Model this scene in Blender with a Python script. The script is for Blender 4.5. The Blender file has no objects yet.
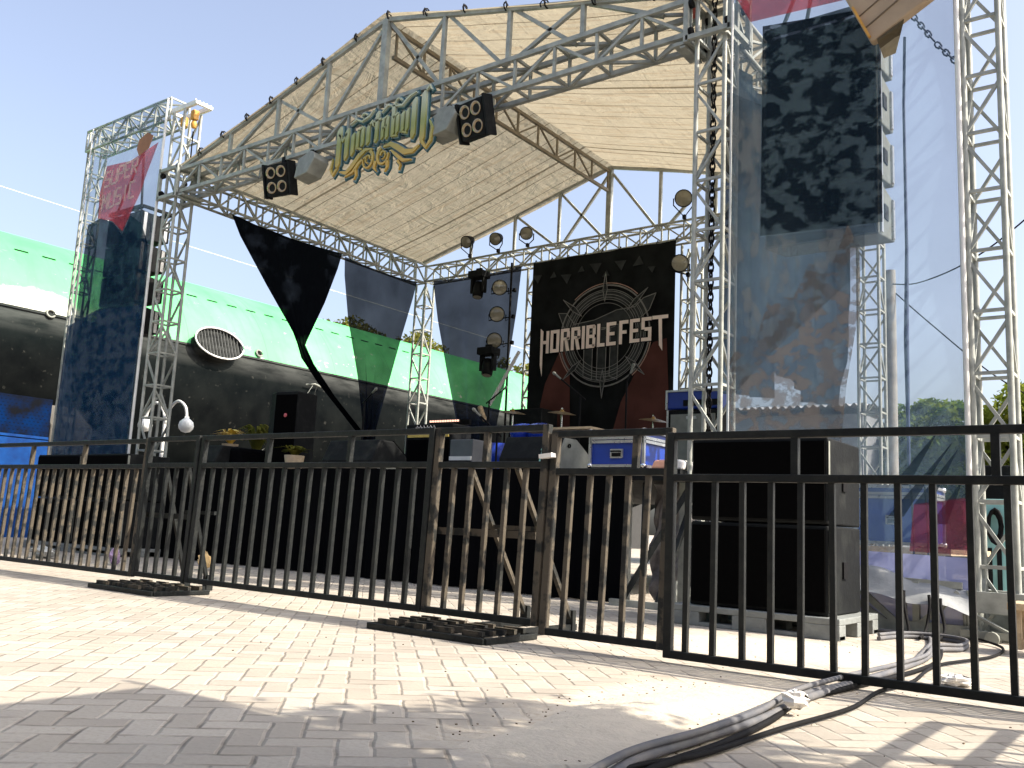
import bpy, math, random
from mathutils import Vector, Matrix
random.seed(7)
S = bpy.context.scene
COL = S.collection
PI = math.pi

# ------------------------------------------------------------------ helpers
class MB:
    def __init__(s): s.v=[]; s.f=[]; s.sm=[]
    def add(s, vs, fs, smooth=False):
        o=len(s.v); s.v += [tuple(v) for v in vs]
        for f in fs: s.f.append(tuple(o+i for i in f)); s.sm.append(smooth)
        return s
    def box(s, x0,x1,y0,y1,z0,z1):
        vs=[(x,y,z) for z in (z0,z1) for y in (y0,y1) for x in (x0,x1)]
        return s.add(vs,[(0,2,3,1),(4,5,7,6),(0,1,5,4),(2,6,7,3),(0,4,6,2),(1,3,7,5)])
    def cbox(s, c, d, M=None):
        c=Vector(c); vs=[]
        for z in (-1,1):
            for y in (-1,1):
                for x in (-1,1):
                    p=Vector((x*d[0]/2,y*d[1]/2,z*d[2]/2))
                    if M is not None: p=M@p
                    vs.append(p+c)
        return s.add(vs,[(0,2,3,1),(4,5,7,6),(0,1,5,4),(2,6,7,3),(0,4,6,2),(1,3,7,5)])
    def frame(s, d, ref=None):
        d=d.normalized(); r=Vector(ref) if ref else (Vector((0,0,1)) if abs(d.z)<.9 else Vector((0,1,0)))
        a=d.cross(r).normalized(); b=a.cross(d).normalized(); return a,b
    def bar(s,p,q,w=.03,h=None,ref=None):
        p=Vector(p);q=Vector(q);h=h or w;a,b=s.frame(q-p,ref)
        vs=[]
        for e in (p,q):
            for i,j in ((-1,-1),(1,-1),(1,1),(-1,1)): vs.append(e+a*i*w/2+b*j*h/2)
        return s.add(vs,[(0,3,2,1),(4,5,6,7),(0,1,5,4),(1,2,6,5),(2,3,7,6),(3,0,4,7)])
    def tube(s,p,q,r,r2=None,n=8,caps=True):
        p=Vector(p);q=Vector(q);r2=r if r2 is None else r2;a,b=s.frame(q-p)
        vs=[]
        for e,R in ((p,r),(q,r2)):
            for i in range(n): t=2*PI*i/n; vs.append(e+(a*math.cos(t)+b*math.sin(t))*R)
        fs=[(i,(i+1)%n,n+(i+1)%n,n+i) for i in range(n)]
        s.add(vs,fs,True)
        if caps: s.add(vs,[tuple(range(n))[::-1],tuple(range(n,2*n))])
        return s
    def path(s,pts,r,n=8,closed=False):
        pts=[Vector(p) for p in pts]; m=len(pts); vs=[]; pa=None
        for i,p in enumerate(pts):
            t=(pts[(i+1)%m]-pts[i-1]) if closed else (pts[min(i+1,m-1)]-pts[max(i-1,0)])
            t.normalize()
            if pa is None: a,b=s.frame(t)
            else: a=(pa-t*pa.dot(t)).normalized(); b=t.cross(a)
            pa=a; R=r[i] if isinstance(r,(list,tuple)) else r
            for k in range(n): g=2*PI*k/n; vs.append(p+(a*math.cos(g)+b*math.sin(g))*R)
        fs=[]
        for i in range(m if closed else m-1):
            j=(i+1)%m
            for k in range(n): fs.append((i*n+k,i*n+(k+1)%n,j*n+(k+1)%n,j*n+k))
        s.add(vs,fs,True)
        if not closed: s.add(vs,[tuple(range(n))[::-1],tuple(range((m-1)*n,m*n))])
        return s
    def lathe(s,prof,c=(0,0,0),n=20,axis=(0,0,1)):
        ax=Vector(axis).normalized(); a,b=s.frame(ax); c=Vector(c); vs=[]
        for r,z in prof:
            for i in range(n): t=2*PI*i/n; vs.append(c+ax*z+(a*math.cos(t)+b*math.sin(t))*r)
        fs=[]
        for j in range(len(prof)-1):
            for i in range(n): fs.append((j*n+i,j*n+(i+1)%n,(j+1)*n+(i+1)%n,(j+1)*n+i))
        return s.add(vs,fs,True)
    def poly(s,pts,dirv,thick=.01):
        """flat polygon (list of 3D points) given thickness along dirv"""
        d=Vector(dirv)*thick; n=len(pts); P=[Vector(p) for p in pts]
        vs=P+[p+d for p in P]
        return s.add(vs,[tuple(range(n))[::-1],tuple(range(n,2*n))]+[(i,(i+1)%n,n+(i+1)%n,n+i) for i in range(n)])
    def grid(s,fn,nu,nv,smooth=True):
        vs=[fn(i/nu,j/nv) for j in range(nv+1) for i in range(nu+1)]
        fs=[(j*(nu+1)+i,j*(nu+1)+i+1,(j+1)*(nu+1)+i+1,(j+1)*(nu+1)+i) for j in range(nv) for i in range(nu)]
        return s.add(vs,fs,smooth)
    def build(s,name,mat,parent=None,bevel=0,label=None):
        m=bpy.data.meshes.new(name); m.from_pydata(s.v,[],s.f)
        m.polygons.foreach_set('use_smooth',s.sm); m.update()
        o=bpy.data.objects.new(name,m); COL.objects.link(o)
        if mat: m.materials.append(mat)
        if parent:
            o.parent=parent
            inv=Matrix.Translation(parent_world(parent)).inverted()
            m.transform(inv)
        if bevel:
            b=o.modifiers.new('b','BEVEL'); b.width=bevel; b.segments=2; b.limit_method='ANGLE'
        if label: o['label']=label
        return o
def parent_world(p):
    t=Vector((0,0,0))
    while p: t+=p.location; p=p.parent
    return t
def thing(name,label,cat,loc=(0,0,0),group=None):
    o=bpy.data.objects.new(name,None); o.empty_display_size=.2; COL.objects.link(o); o.location=loc
    o['label']=label; o['category']=cat
    if group: o['group']=group
    return o
def tag(o,label,cat,group=None,kind=None):
    o['label']=label; o['category']=cat
    if group: o['group']=group
    if kind: o['kind']=kind
    return o
def struct(o,kind='structure'): o['kind']=kind; return o
def copy_tree(o,parent=None,src_children=None):
    c=o.copy(); COL.objects.link(c); c.parent=parent
    for ch in list(o.children): copy_tree(ch,c)
    return c

# ------------------------------------------------------------------ node helper
class N:
    def __init__(s,mat): s.t=mat.node_tree; s.n=s.t.nodes
    def new(s,typ,**k):
        x=s.n.new(typ)
        for a,b in k.items(): setattr(x,a,b)
        return x
    def set(s,sock,v):
        if hasattr(v,'is_output') or hasattr(v,'links'): s.t.links.new(v,sock)
        else: sock.default_value=v
    def m(s,op,a,b=0.,c=None,clamp=False):
        x=s.new('ShaderNodeMath',operation=op,use_clamp=clamp); s.set(x.inputs[0],a); s.set(x.inputs[1],b)
        if c is not None: s.set(x.inputs[2],c)
        return x.outputs[0]
    def mix(s,f,a,b):
        x=s.new('ShaderNodeMix',data_type='RGBA'); s.set(x.inputs[0],f)
        s.set(x.inputs[6],a if hasattr(a,'links') else (*a[:3],1)); s.set(x.inputs[7],b if hasattr(b,'links') else (*b[:3],1))
        return x.outputs[2]
    def noise(s,scale,vec=None,detail=4,rough=.55,dist=0):
        x=s.new('ShaderNodeTexNoise'); x.inputs['Scale'].default_value=scale; x.inputs['Detail'].default_value=detail
        x.inputs['Roughness'].default_value=rough; x.inputs['Distortion'].default_value=dist
        if vec: s.t.links.new(vec,x.inputs['Vector'])
        return x.outputs['Fac']
    def ramp(s,f,lo,hi):
        x=s.new('ShaderNodeMapRange'); s.set(x.inputs[0],f); x.inputs[1].default_value=lo; x.inputs[2].default_value=hi
        x.inputs['To Min'].default_value=0; x.inputs['To Max'].default_value=1
        return x.outputs[0]
    def pos(s): return s.new('ShaderNodeNewGeometry').outputs['Position']
    def xyz(s,v):
        x=s.new('ShaderNodeSeparateXYZ'); s.t.links.new(v,x.inputs[0]); return x.outputs
    def scl(s,v,sc):
        x=s.new('ShaderNodeMapping'); s.t.links.new(v,x.inputs[0]); x.inputs['Scale'].default_value=sc; return x.outputs[0]
MATS={}
def newmat(name):
    m=bpy.data.materials.new(name); m.use_nodes=True; m.node_tree.nodes.clear(); MATS[name]=m
    n=N(m); out=n.new('ShaderNodeOutputMaterial'); return m,n,out
def mat(name,col,rough=.6,metal=0,var=.25,scale=6,bump=.0,bscale=40,col2=None,spec=.5,thr=(.35,.7)):
    m,n,out=newmat(name); p=n.new('ShaderNodeBsdfPrincipled'); P=n.pos()
    c2=col2 or tuple(c*(1-var) for c in col)
    f=n.ramp(n.noise(scale,P,6),*thr)
    n.set(p.inputs['Base Color'],n.mix(f,col,c2)); p.inputs['Metallic'].default_value=metal
    n.set(p.inputs['Roughness'],n.m('MULTIPLY_ADD',n.noise(scale*3,P),.25,max(rough-.12,.02)))
    p.inputs['Specular IOR Level'].default_value=spec
    if bump:
        b=n.new('ShaderNodeBump'); b.inputs['Strength'].default_value=bump; b.inputs['Distance'].default_value=.02
        n.set(b.inputs['Height'],n.noise(bscale,P,5)); n.set(p.inputs['Normal'],b.outputs[0])
    n.set(out.inputs[0],p.outputs[0]); return m
def netmat(name,col,opacity,col2=None,scale=3,thr=(.45,.55),trans=.4,stretch=(1,1,1),opvar=0,spec=0.02):
    """woven net: part of the light passes straight through the holes, the threads are diffuse and translucent"""
    m,n,out=newmat(name); P=n.scl(n.pos(),stretch)
    f=n.ramp(n.noise(scale,P,7,.62,.3),*thr); c=n.mix(f,col,col2 or col)
    d=n.new('ShaderNodeBsdfDiffuse'); n.set(d.inputs[0],c); t=n.new('ShaderNodeBsdfTranslucent'); n.set(t.inputs[0],c)
    a=n.new('ShaderNodeMixShader'); a.inputs[0].default_value=trans; n.set(a.inputs[1],d.outputs[0]); n.set(a.inputs[2],t.outputs[0])
    tr=n.new('ShaderNodeBsdfTransparent'); b=n.new('ShaderNodeMixShader')
    op=n.m('MULTIPLY_ADD',f,opvar,opacity) if opvar else n.m('MULTIPLY_ADD',n.noise(1.3,n.pos()),.12,opacity-.06)
    n.set(b.inputs[0],op); n.set(b.inputs[1],tr.outputs[0]); n.set(b.inputs[2],a.outputs[0]); n.set(out.inputs[0],b.outputs[0])
    return m

M_alu=mat('galvanised truss steel',(.37,.385,.355),.55,.15,.35,9,col2=(.22,.235,.215))
M_alu2=mat('weathered roof truss',(.34,.36,.33),.6,.1,.3,7,col2=(.20,.215,.20))
M_aludark=mat('brownish ridge steel',(.22,.19,.14),.6,.1,.3,7)
M_white=mat('white sleeve paint',(.7,.7,.68),.5,0,.2,5)
M_barr=mat('black painted steel',(.007,.009,.010),.5,0,.3,14,col2=(.022,.024,.022),thr=(.45,.85),bump=.2,spec=.25)
M_barrw=mat('worn dusty barrier steel',(.078,.066,.050),.7,0,.4,9,col2=(.018,.019,.018),thr=(.47,.56),bump=.25,spec=.25)
M_black=mat('black matt cloth',(.0028,.003,.0038),.95,0,.3,3,spec=.03)
M_blackp=mat('black box paint',(.007,.008,.009),.7,0,.4,6,col2=(.022,.024,.023),thr=(.5,.85),bump=.15,spec=.12)
M_grille=mat('black speaker grille',(.0018,.0018,.002),.9,0,.2,20,spec=.03)
M_steel=mat('bright steel',(.55,.56,.57),.3,.8,.2,10)
M_chrome=mat('chrome hardware',(.7,.7,.72),.2,1,.1,10)
M_blue=mat('blue flight case laminate',(.003,.035,.30),.4,0,.25,8)
M_bluew=mat('blue painted sheet',(.0,.05,.22),.7,0,.4,4,col2=(.0,.025,.13),spec=.2)
M_conc=mat('grey concrete',(.28,.27,.25),.85,0,.35,5,bump=.4,bscale=25)
M_pall=mat('grey plastic pallet',(.20,.215,.21),.7,0,.3,10,bump=.2)
M_yellow=mat('yellow hoist paint',(.55,.28,.04),.5,0,.3,8)
M_red=mat('dull red paint',(.35,.06,.04),.5,0,.3,8)
M_wood=mat('pale wood',(.5,.38,.24),.7,0,.35,12,bump=.3)
M_tan=mat('tan tarpaulin',(.36,.27,.18),.75,0,.25,4,bump=.4,bscale=6)
M_grey=mat('grey lamp housing',(.23,.24,.21),.55,0,.3,9)
M_paper=mat('white paper',(.8,.78,.75),.8,0,.1,9)
M_pink=mat('salmon cloth',(.8,.42,.3),.8,0,.2,9)
M_gold=mat('gold sign paint',(.72,.50,.12),.45,.1,.3,9)
M_teal=mat('dark teal sign paint',(.02,.09,.11),.5,0,.3,9)
M_green2=mat('green sign paint',(.08,.38,.16),.5,0,.3,9)
M_tarp=mat('grey crumpled tarpaulin',(.33,.34,.34),.5,0,.4,3,col2=(.16,.18,.20),bump=.8,bscale=5)
M_cable=mat('dusty rubber cable',(.085,.09,.105),.8,0,.3,8,col2=(.15,.145,.145))
M_rubber=mat('black rubber',(.006,.006,.007),.75,0,.3,8,spec=.15)
M_blucord=mat('dark blue rope',(.02,.04,.12),.7,0,.3,8)
M_cyan=mat('pale teal metal',(.25,.52,.52),.5,0,.2,4)
M_brown=mat('dark brown soil',(.16,.12,.08),.9,0,.4,8,bump=.5)
M_opal=mat('opal white glass',(.8,.82,.8),.3,0,.03,3)
M_bark=mat('tree bark',(.10,.075,.05),.9,0,.4,12,bump=.6)
M_cym=mat('brass cymbal',(.30,.21,.09),.3,.9,.2,12)
M_drum=mat('blue drum shell',(.02,.06,.45),.25,0,.3,5)
M_txt=mat('printed lettering salmon white',(.85,.73,.67),.8,0,.12,5)
M_outline=mat('printed grey outline',(.20,.20,.195),.9,0,.3,10,spec=.1)
M_outlinelit=mat('printed salmon outline',(.36,.24,.20),.9,0,.3,10,spec=.1)
M_fillg=mat('printed dark grey fill',(.040,.045,.047),.9,0,.5,6,spec=.1)
M_brownpr=mat('printed dark maroon',(.095,.038,.032),.9,0,.4,2,spec=.1)
M_backd=mat('black printed banner cloth',(.008,.009,.0095),.95,0,.5,2.5,col2=(.016,.018,.019),spec=.03)

def emis(name,col,st,base=(.02,.02,.02)):
    m,n,out=newmat(name); p=n.new('ShaderNodeBsdfPrincipled'); p.inputs['Base Color'].default_value=(*base,1)
    p.inputs['Emission Color'].default_value=(*col,1); p.inputs['Emission Strength'].default_value=st; n.set(out.inputs[0],p.outputs[0]); return m
M_led=emis('lit pink led',(1,.55,.4),1.0,(.4,.2,.2))
M_headglow=emis('self glowing blue drum head',(.1,.25,1),1.2)
def glassy(name,col,rough=.15):
    m,n,out=newmat(name); p=n.new('ShaderNodeBsdfPrincipled'); P=n.pos()
    n.set(p.inputs['Base Color'],n.mix(n.noise(30,P),col,tuple(c*.6 for c in col))); p.inputs['Roughness'].default_value=rough
    p.inputs['Coat Weight'].default_value=.6; n.set(out.inputs[0],p.outputs[0]); return m
M_lens=glassy('warm reflector lens',(.36,.27,.15))
M_lens2=glassy('cloudy lamp lens',(.26,.25,.19))

# roof canvas: translucent sheet with seams running down the slope
def canvas_mat():
    m,n,out=newmat('cream translucent roof canvas'); P=n.pos(); x,y,z=n.xyz(P)
    fr=n.m('FRACT',n.m('DIVIDE',n.m('ADD',y,.2),.44)); seam=n.m('LESS_THAN',fr,.045)
    fr2=n.m('FRACT',n.m('DIVIDE',n.m('ADD',y,.42),2.64)); seam2=n.m('LESS_THAN',fr2,.02)
    dirt=n.ramp(n.noise(1.4,n.scl(P,(1,2.2,1)),6,.65,.4),.4,.75)
    c=n.mix(n.m('MULTIPLY',dirt,.55),(.375,.335,.25),(.30,.265,.19))
    st=n.ramp(n.noise(2.2,n.scl(P,(.6,6,1)),3),.52,.62)
    c=n.mix(n.m('MULTIPLY',st,.5),c,(.29,.23,.15))
    c=n.mix(n.m('MULTIPLY',n.m('MAXIMUM',seam,seam2),.85),c,(.10,.08,.05))
    d=n.new('ShaderNodeBsdfDiffuse'); n.set(d.inputs[0],c); t=n.new('ShaderNodeBsdfTranslucent'); n.set(t.inputs[0],c)
    b=n.new('ShaderNodeBump'); b.inputs['Strength'].default_value=.9; b.inputs['Distance'].default_value=.07
    n.set(b.inputs['Height'],n.m('ADD',n.noise(2.2,n.scl(P,(1,2.6,1)),6,.6,1.2),n.m('MULTIPLY',n.noise(1.2,n.scl(P,(2.2,.7,1)),5,.6,1.5),.8))); n.set(d.inputs['Normal'],b.outputs[0]); n.set(t.inputs['Normal'],b.outputs[0])
    a=n.new('ShaderNodeMixShader'); a.inputs[0].default_value=.42; n.set(a.inputs[1],d.outputs[0]); n.set(a.inputs[2],t.outputs[0])
    n.set(out.inputs[0],a.outputs[0]); return m
M_canvas=canvas_mat()

# ground: 45 degree herringbone concrete pavers with sand
def ground_mat():
    m,n,out=newmat('herringbone concrete pavers'); P=n.pos(); x,y,z=n.xyz(P)
    nz=n.new('ShaderNodeTexNoise'); nz.inputs['Scale'].default_value=7; n.t.links.new(P,nz.inputs['Vector'])
    wx,wy,_=n.xyz(nz.outputs['Color'])
    xx=n.m('ADD',x,n.m('MULTIPLY',n.m('SUBTRACT',wx,.5),.022)); yy=n.m('ADD',y,n.m('MULTIPLY',n.m('SUBTRACT',wy,.5),.022))
    w=.108; k=math.sqrt(.5)/w
    u=n.m('MULTIPLY',n.m('ADD',xx,yy),k); v=n.m('MULTIPLY',n.m('SUBTRACT',yy,xx),k)
    u=n.m('ADD',u,1000.37); v=n.m('ADD',v,1000.11)
    i=n.m('FLOOR',u); j=n.m('FLOOR',v); fu=n.m('FRACT',u); fv=n.m('FRACT',v)
    q=n.m('MODULO',n.m('ADD',n.m('SUBTRACT',i,j),4000),4)
    def eq(a): return n.m('COMPARE',q,float(a),.1)
    e0,e1,e2,e3=eq(0),eq(1),eq(2),eq(3)
    L=n.m('ADD',fu,e1); R=n.m('ADD',n.m('SUBTRACT',1,fu),e0); B=n.m('ADD',fv,e2); T=n.m('ADD',n.m('SUBTRACT',1,fv),e3)
    d=n.m('MINIMUM',n.m('MINIMUM',L,R),n.m('MINIMUM',B,T))
    bi=n.m('SUBTRACT',i,e1); bj=n.m('SUBTRACT',j,e2)
    cv=n.new('ShaderNodeCombineXYZ'); n.set(cv.inputs[0],bi); n.set(cv.inputs[1],bj); wn=n.new('ShaderNodeTexWhiteNoise'); wn.noise_dimensions='3D'; n.t.links.new(cv.outputs[0],wn.inputs[0])
    jw=n.m('MULTIPLY_ADD',n.noise(2.5,P),.10,.0); jn=n.ramp(n.m('SUBTRACT',d,jw),0,.038)   # 0 in the joint
    joint=n.m('SUBTRACT',1,jn,clamp=True)
    jmask=n.m('MULTIPLY',joint,n.ramp(n.noise(6,P,4),.42,.66))      # joints partly filled with sand
    base=n.mix(wn.outputs[0],(.295,.268,.232),(.41,.378,.332))
    base=n.mix(n.m('MULTIPLY',n.ramp(n.noise(1.1,P,6),.4,.7),.5),base,(.45,.40,.33))
    base=n.mix(n.m('MULTIPLY',n.ramp(n.noise(60,P,3),.45,.7),.35),base,(.27,.245,.21))
    base=n.mix(n.m('MULTIPLY',n.ramp(n.noise(.9,P,7,.7),.48,.7),.55),base,(.27,.24,.205))
    c=n.mix(n.m('MULTIPLY',jmask,.62),base,(.12,.10,.08))
    # drifted sand beside the cable run and behind the barrier
    dx=n.m('DIVIDE',n.m('SUBTRACT',x,11.2),.50); dy=n.m('DIVIDE',n.m('SUBTRACT',y,-4.75),1.3)
    r=n.m('SQRT',n.m('ADD',n.m('MULTIPLY',dx,dx),n.m('MULTIPLY',dy,dy)))
    dx2=n.m('DIVIDE',n.m('SUBTRACT',x,10.7),1.1); dy2=n.m('DIVIDE',n.m('SUBTRACT',y,-2.4),.75)
    r2=n.m('SQRT',n.m('ADD',n.m('MULTIPLY',dx2,dx2),n.m('MULTIPLY',dy2,dy2)))
    rr=n.m('MINIMUM',r,r2)
    sm=n.ramp(n.m('ADD',rr,n.m('MULTIPLY',n.m('SUBTRACT',n.noise(2.5,P,6),.5),1.3)),1.05,.65)
    sand=n.mix(n.ramp(n.noise(28,P,6,.7),.42,.62),(.50,.45,.375),(.41,.355,.285))
    sand=n.mix(n.m('MULTIPLY',n.ramp(n.noise(90,P,2),.64,.7),.7),sand,(.22,.17,.11))
    c=n.mix(sm,c,sand)
    # scattered crumbs and leaf litter
    cr=n.m('MULTIPLY',n.ramp(n.noise(45,P,2),.70,.74),n.ramp(n.noise(1.7,P,3),.5,.6))
    c=n.mix(n.m('MULTIPLY',cr,.7),c,(.2,.15,.09))
    p=n.new('ShaderNodeBsdfPrincipled'); n.set(p.inputs['Base Color'],c); p.inputs['Roughness'].default_value=.9; p.inputs['Specular IOR Level'].default_value=.2
    hgt=n.m('ADD',n.m('MULTIPLY',n.ramp(d,0,.10),n.m('SUBTRACT',1,n.m('MULTIPLY',sm,.9))),n.m('ADD',n.m('MULTIPLY',n.noise(50,P,5),.35),n.m('MULTIPLY',wn.outputs[0],.35)))
    b=n.new('ShaderNodeBump'); b.inputs['Strength'].default_value=.55; b.inputs['Distance'].default_value=.010; n.set(b.inputs['Height'],hgt)
    n.set(p.inputs['Normal'],b.outputs[0]); n.set(out.inputs[0],p.outputs[0]); return m
M_ground=ground_mat()

# ------------------------------------------------------------------ camera, sky, sun
cd=bpy.data.cameras.new('camera'); cam=bpy.data.objects.new('camera',cd); COL.objects.link(cam); S.camera=cam
fw=Vector((-.59478,.78893,.15438)); rt=Vector((.80209,.59524,.04839)); up=rt.cross(fw)
Mx=Matrix((rt.normalized(),up.normalized(),(-fw).normalized())).transposed().to_4x4(); Mx.translation=Vector((12.90,-8.13,.66))
cam.matrix_world=Mx; cd.sensor_width=36; cd.lens=36*920/1024; cd.clip_start=.05; cd.clip_end=3000
az,el=math.radians(17),math.radians(43)
sund=Vector((math.cos(az)*math.cos(el),math.sin(az)*math.cos(el),math.sin(el)))
w=bpy.data.worlds.new('World'); S.world=w; w.use_nodes=True
sky=w.node_tree.nodes.new('ShaderNodeTexSky'); sky.sky_type='NISHITA'; sky.sun_disc=False; sky.sun_elevation=el; sky.sun_rotation=math.radians(90)-az
sky.air_density=1.0; sky.dust_density=5.0; sky.ozone_density=2.5; sky.altitude=5
bg=w.node_tree.nodes['Background']; bg.inputs[1].default_value=.112; hs=w.node_tree.nodes.new('ShaderNodeHueSaturation'); hs.inputs['Saturation'].default_value=.74; hs.inputs['Value'].default_value=1.6; hs.inputs['Hue'].default_value=.505
w.node_tree.links.new(sky.outputs[0],hs.inputs['Color']); w.node_tree.links.new(hs.outputs[0],bg.inputs[0])
sl=bpy.data.lights.new('sun','SUN'); sl.energy=5.0; sl.angle=math.radians(.5); sl.color=(1,.90,.75)
so=bpy.data.objects.new('sun',sl); COL.objects.link(so); so.rotation_mode='QUATERNION'; so.rotation_quaternion=sund.to_track_quat('Z','Y')
S.view_settings.view_transform='Standard'; S.view_settings.look='None'; S.view_settings.gamma=1; S.view_settings.exposure=.92
S.view_settings.use_curve_mapping=False
S.cycles.transparent_max_bounces=24; S.cycles.max_bounces=8

# ------------------------------------------------------------------ ground
g=MB().add([(-900,-900,0),(900,-900,0),(900,900,0),(-900,900,0)],[(0,1,2,3)]).build('ground',M_ground); struct(g)
# ridge of loose sand along the cables
def sandf(u,v):
    y=-5.9+u*1.9; x=11.36-.42+v*.52+.05*math.sin(u*9)
    h=.022*math.sin(PI*v)**1.2*math.sin(PI*u)**.5*(.7+.5*random.random()); return (x,y,h-.003)
o=MB().grid(sandf,60,18).build('sand_drift',None); o.data.materials.append(mat('loose sand',(.49,.44,.365),.95,0,.12,14,bump=.35,bscale=60)); tag(o,'low drift of loose pale sand along the ground cables','sand',kind='stuff')

# ------------------------------------------------------------------ trusses
def box_truss(name,label,cat,p0,p1,a,b,ra,rb,pitch=.5,mt=None,chord=.048,lace=.025,group=None,mode='rungs',square=False):
    """box truss from p0 to p1; a,b = half extents along directions ra, rb"""
    mt=mt or M_alu; p0=Vector(p0);p1=Vector(p1);ra=Vector(ra);rb=Vector(rb)
    r=thing(name,label,cat,p0,group); L=(p1-p0).length; d=(p1-p0).normalized()
    cs=[(-1,-1),(1,-1),(1,1),(-1,1)]
    for i,j in cs:
        o=ra*a*i+rb*b*j; m=MB()
        if square: m.bar(p0+o,p1+o,chord,chord,ref=rb)
        else: m.tube(p0+o,p1+o,chord/2,n=8)
        m.build('chord',mt,r)
    single=(mode=='rungs')
    lm=MB(); n=max(1,round(L/pitch)); st=L/n
    for k in range(n):
        s0=p0+d*(k*st); s1=p0+d*((k+1)*st)
        for q in range(4):
            i0,j0=cs[q]; i1,j1=cs[(q+1)%4]; A=ra*a*i0+rb*b*j0; B=ra*a*i1+rb*b*j1
            g1=.04 if mode=='rungs' else 0
            lm.bar(s0+A+d*g1,s0+B+d*g1,lace)
            if single and q in (1,3) and k%2: continue
            if (k+q)%2==0: lm.bar(s0+A+d*g1,s1+B-d*g1,lace)
            else: lm.bar(s0+B+d*g1,s1+A-d*g1,lace)
    if mode!='rungs':
        for q in range(4):
            i0,j0=cs[q]; i1,j1=cs[(q+1)%4]; lm.bar(p1+ra*a*i0+rb*b*j0,p1+ra*a*i1+rb*b*j1,lace)
    lm.build('lacing',mt,r)
    return r
X_,Y_,Z_=(1,0,0),(0,1,0),(0,0,1)
def tower(x,y,z1,w,label,grp='truss towers of the stage',z0=0,mt=None):
    r=box_truss('truss_tower',label,'truss tower',(x,y,z0),(x,y,z1),w/2,w/2,X_,Y_,.5,mt,.05,.026,grp)
    m=MB(); m.box(x-w/2-.12,x+w/2+.12,y-w/2-.12,y+w/2+.12,z0+.0,z0+.02)
    for i in (-1,1):
        for j in (-1,1): m.tube((x+i*(w/2+.08),y+j*(w/2+.08),z0),(x+i*(w/2+.08),y+j*(w/2+.08),z0+.25),.018)
    m.build('base_plate',M_alu,r); return r
tFL=tower(-.2,0,7.15,.30,'tall truss tower at the front left stage corner with a yellow hoist on top')
tFR=tower(9.18,0,8.2,.30,'near truss tower at the front right stage corner with a dark chain inside')
tower(0,5.78,5.62,.26,'far truss tower at the rear left corner between the two dark net drapes')
tower(9.08,5.78,6.1,.30,'truss tower seen through the right net banner beside a concrete pole')
tower(2.85,5.85,5.6,.26,'rear truss tower with round lamps on its left, left of the black festival backdrop')
tower(6.1,5.85,5.6,.26,'rear truss tower at the right edge of the black festival backdrop')
tWR=tower(11.63,-.1,8.0,.27,'nearest truss tower at the right edge of the right net banner')
def wleg():
    return box_truss('truss_tower','slender truss mast at the outer left edge of the left net banner','truss tower',(-2.98,0,0),(-2.98,0,7.45),.1,.12,X_,Y_,.45,None,.04,.022,'truss towers of the stage')
wleg()
# sleeve blocks and head beams on the corner towers
for x,lab,sgn in ((-.2,'steel sleeve block joining the roof to the front left tower',1),(9.18,'steel sleeve block joining the roof to the front right tower',-1)):
    r=thing('sleeve_block',lab,'sleeve block',(x,0,5.7),'sleeve blocks on the front towers')
    m=MB()
    for z in (5.66,6.12):
        m.bar((x-.24,-.22,z),(x+.24,-.22,z),.05); m.bar((x-.24,.22,z),(x+.24,.22,z),.05); m.bar((x-.24,-.22,z),(x-.24,.22,z),.05); m.bar((x+.24,-.22,z),(x+.24,.22,z),.05)
    for i in (-1,1):
        for j in (-1,1): m.bar((x+i*.24,j*.22,5.62),(x+i*.24,j*.22,6.16),.05)
    m.build('frame',M_alu2,r)
    m=MB()
    for i in (-1,1):
        for j in (-1,1):
            for z in (5.74,6.04): m.tube((x+i*.2-.02,j*.2,z),(x+i*.2+.02,j*.2,z),.045,n=10)
    m.build('roller',M_rubber,r)
    m=MB(); m.bar((x+sgn*.29,-.2,5.60),(x+sgn*.29,.2,5.60),.06,.02); m.box(min(x+sgn*.27,x+sgn*.4),max(x+sgn*.27,x+sgn*.4),-.2,.2,5.625,5.66); m.build('plate',M_alu2,r)
r=thing('hoist_head','pale head beam with yellow chain hoist hooks on top of the front left tower','hoist head',(-.2,0,7.15))
m=MB(); m.bar((-.5,-.13,7.2),(.22,-.13,7.2),.05,.07); m.bar((-.5,.13,7.2),(.22,.13,7.2),.05,.07); m.bar((-.5,-.16,7.2),(-.5,.16,7.2),.05); m.bar((.22,-.16,7.2),(.22,.16,7.2),.05)
for k in range(5): m.tube((.2,-.14+k*.07,7.22),(.2,-.14+k*.07,7.26),.014)
m.build('head_beam',M_white,r)
m=MB(); m.cbox((.0,0,7.08),(.10,.10,.16)); m.lathe([(0,-.07),(.035,-.06),(.05,0),(.035,.06),(0,.07)],(.0,0,6.92),12); m.build('hoist',M_yellow,r,.01)
m=MB(); m.tube((-.28,-.0,7.1),(-.28,0,6.95),.06,n=12); m.build('pulley',M_yellow,r)
m=MB(); m.path([(.0,0,6.8),(.01,0,6.4),(-.02,0,6.1)],.012,6); m.build('hook_chain',M_rubber,r)
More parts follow.
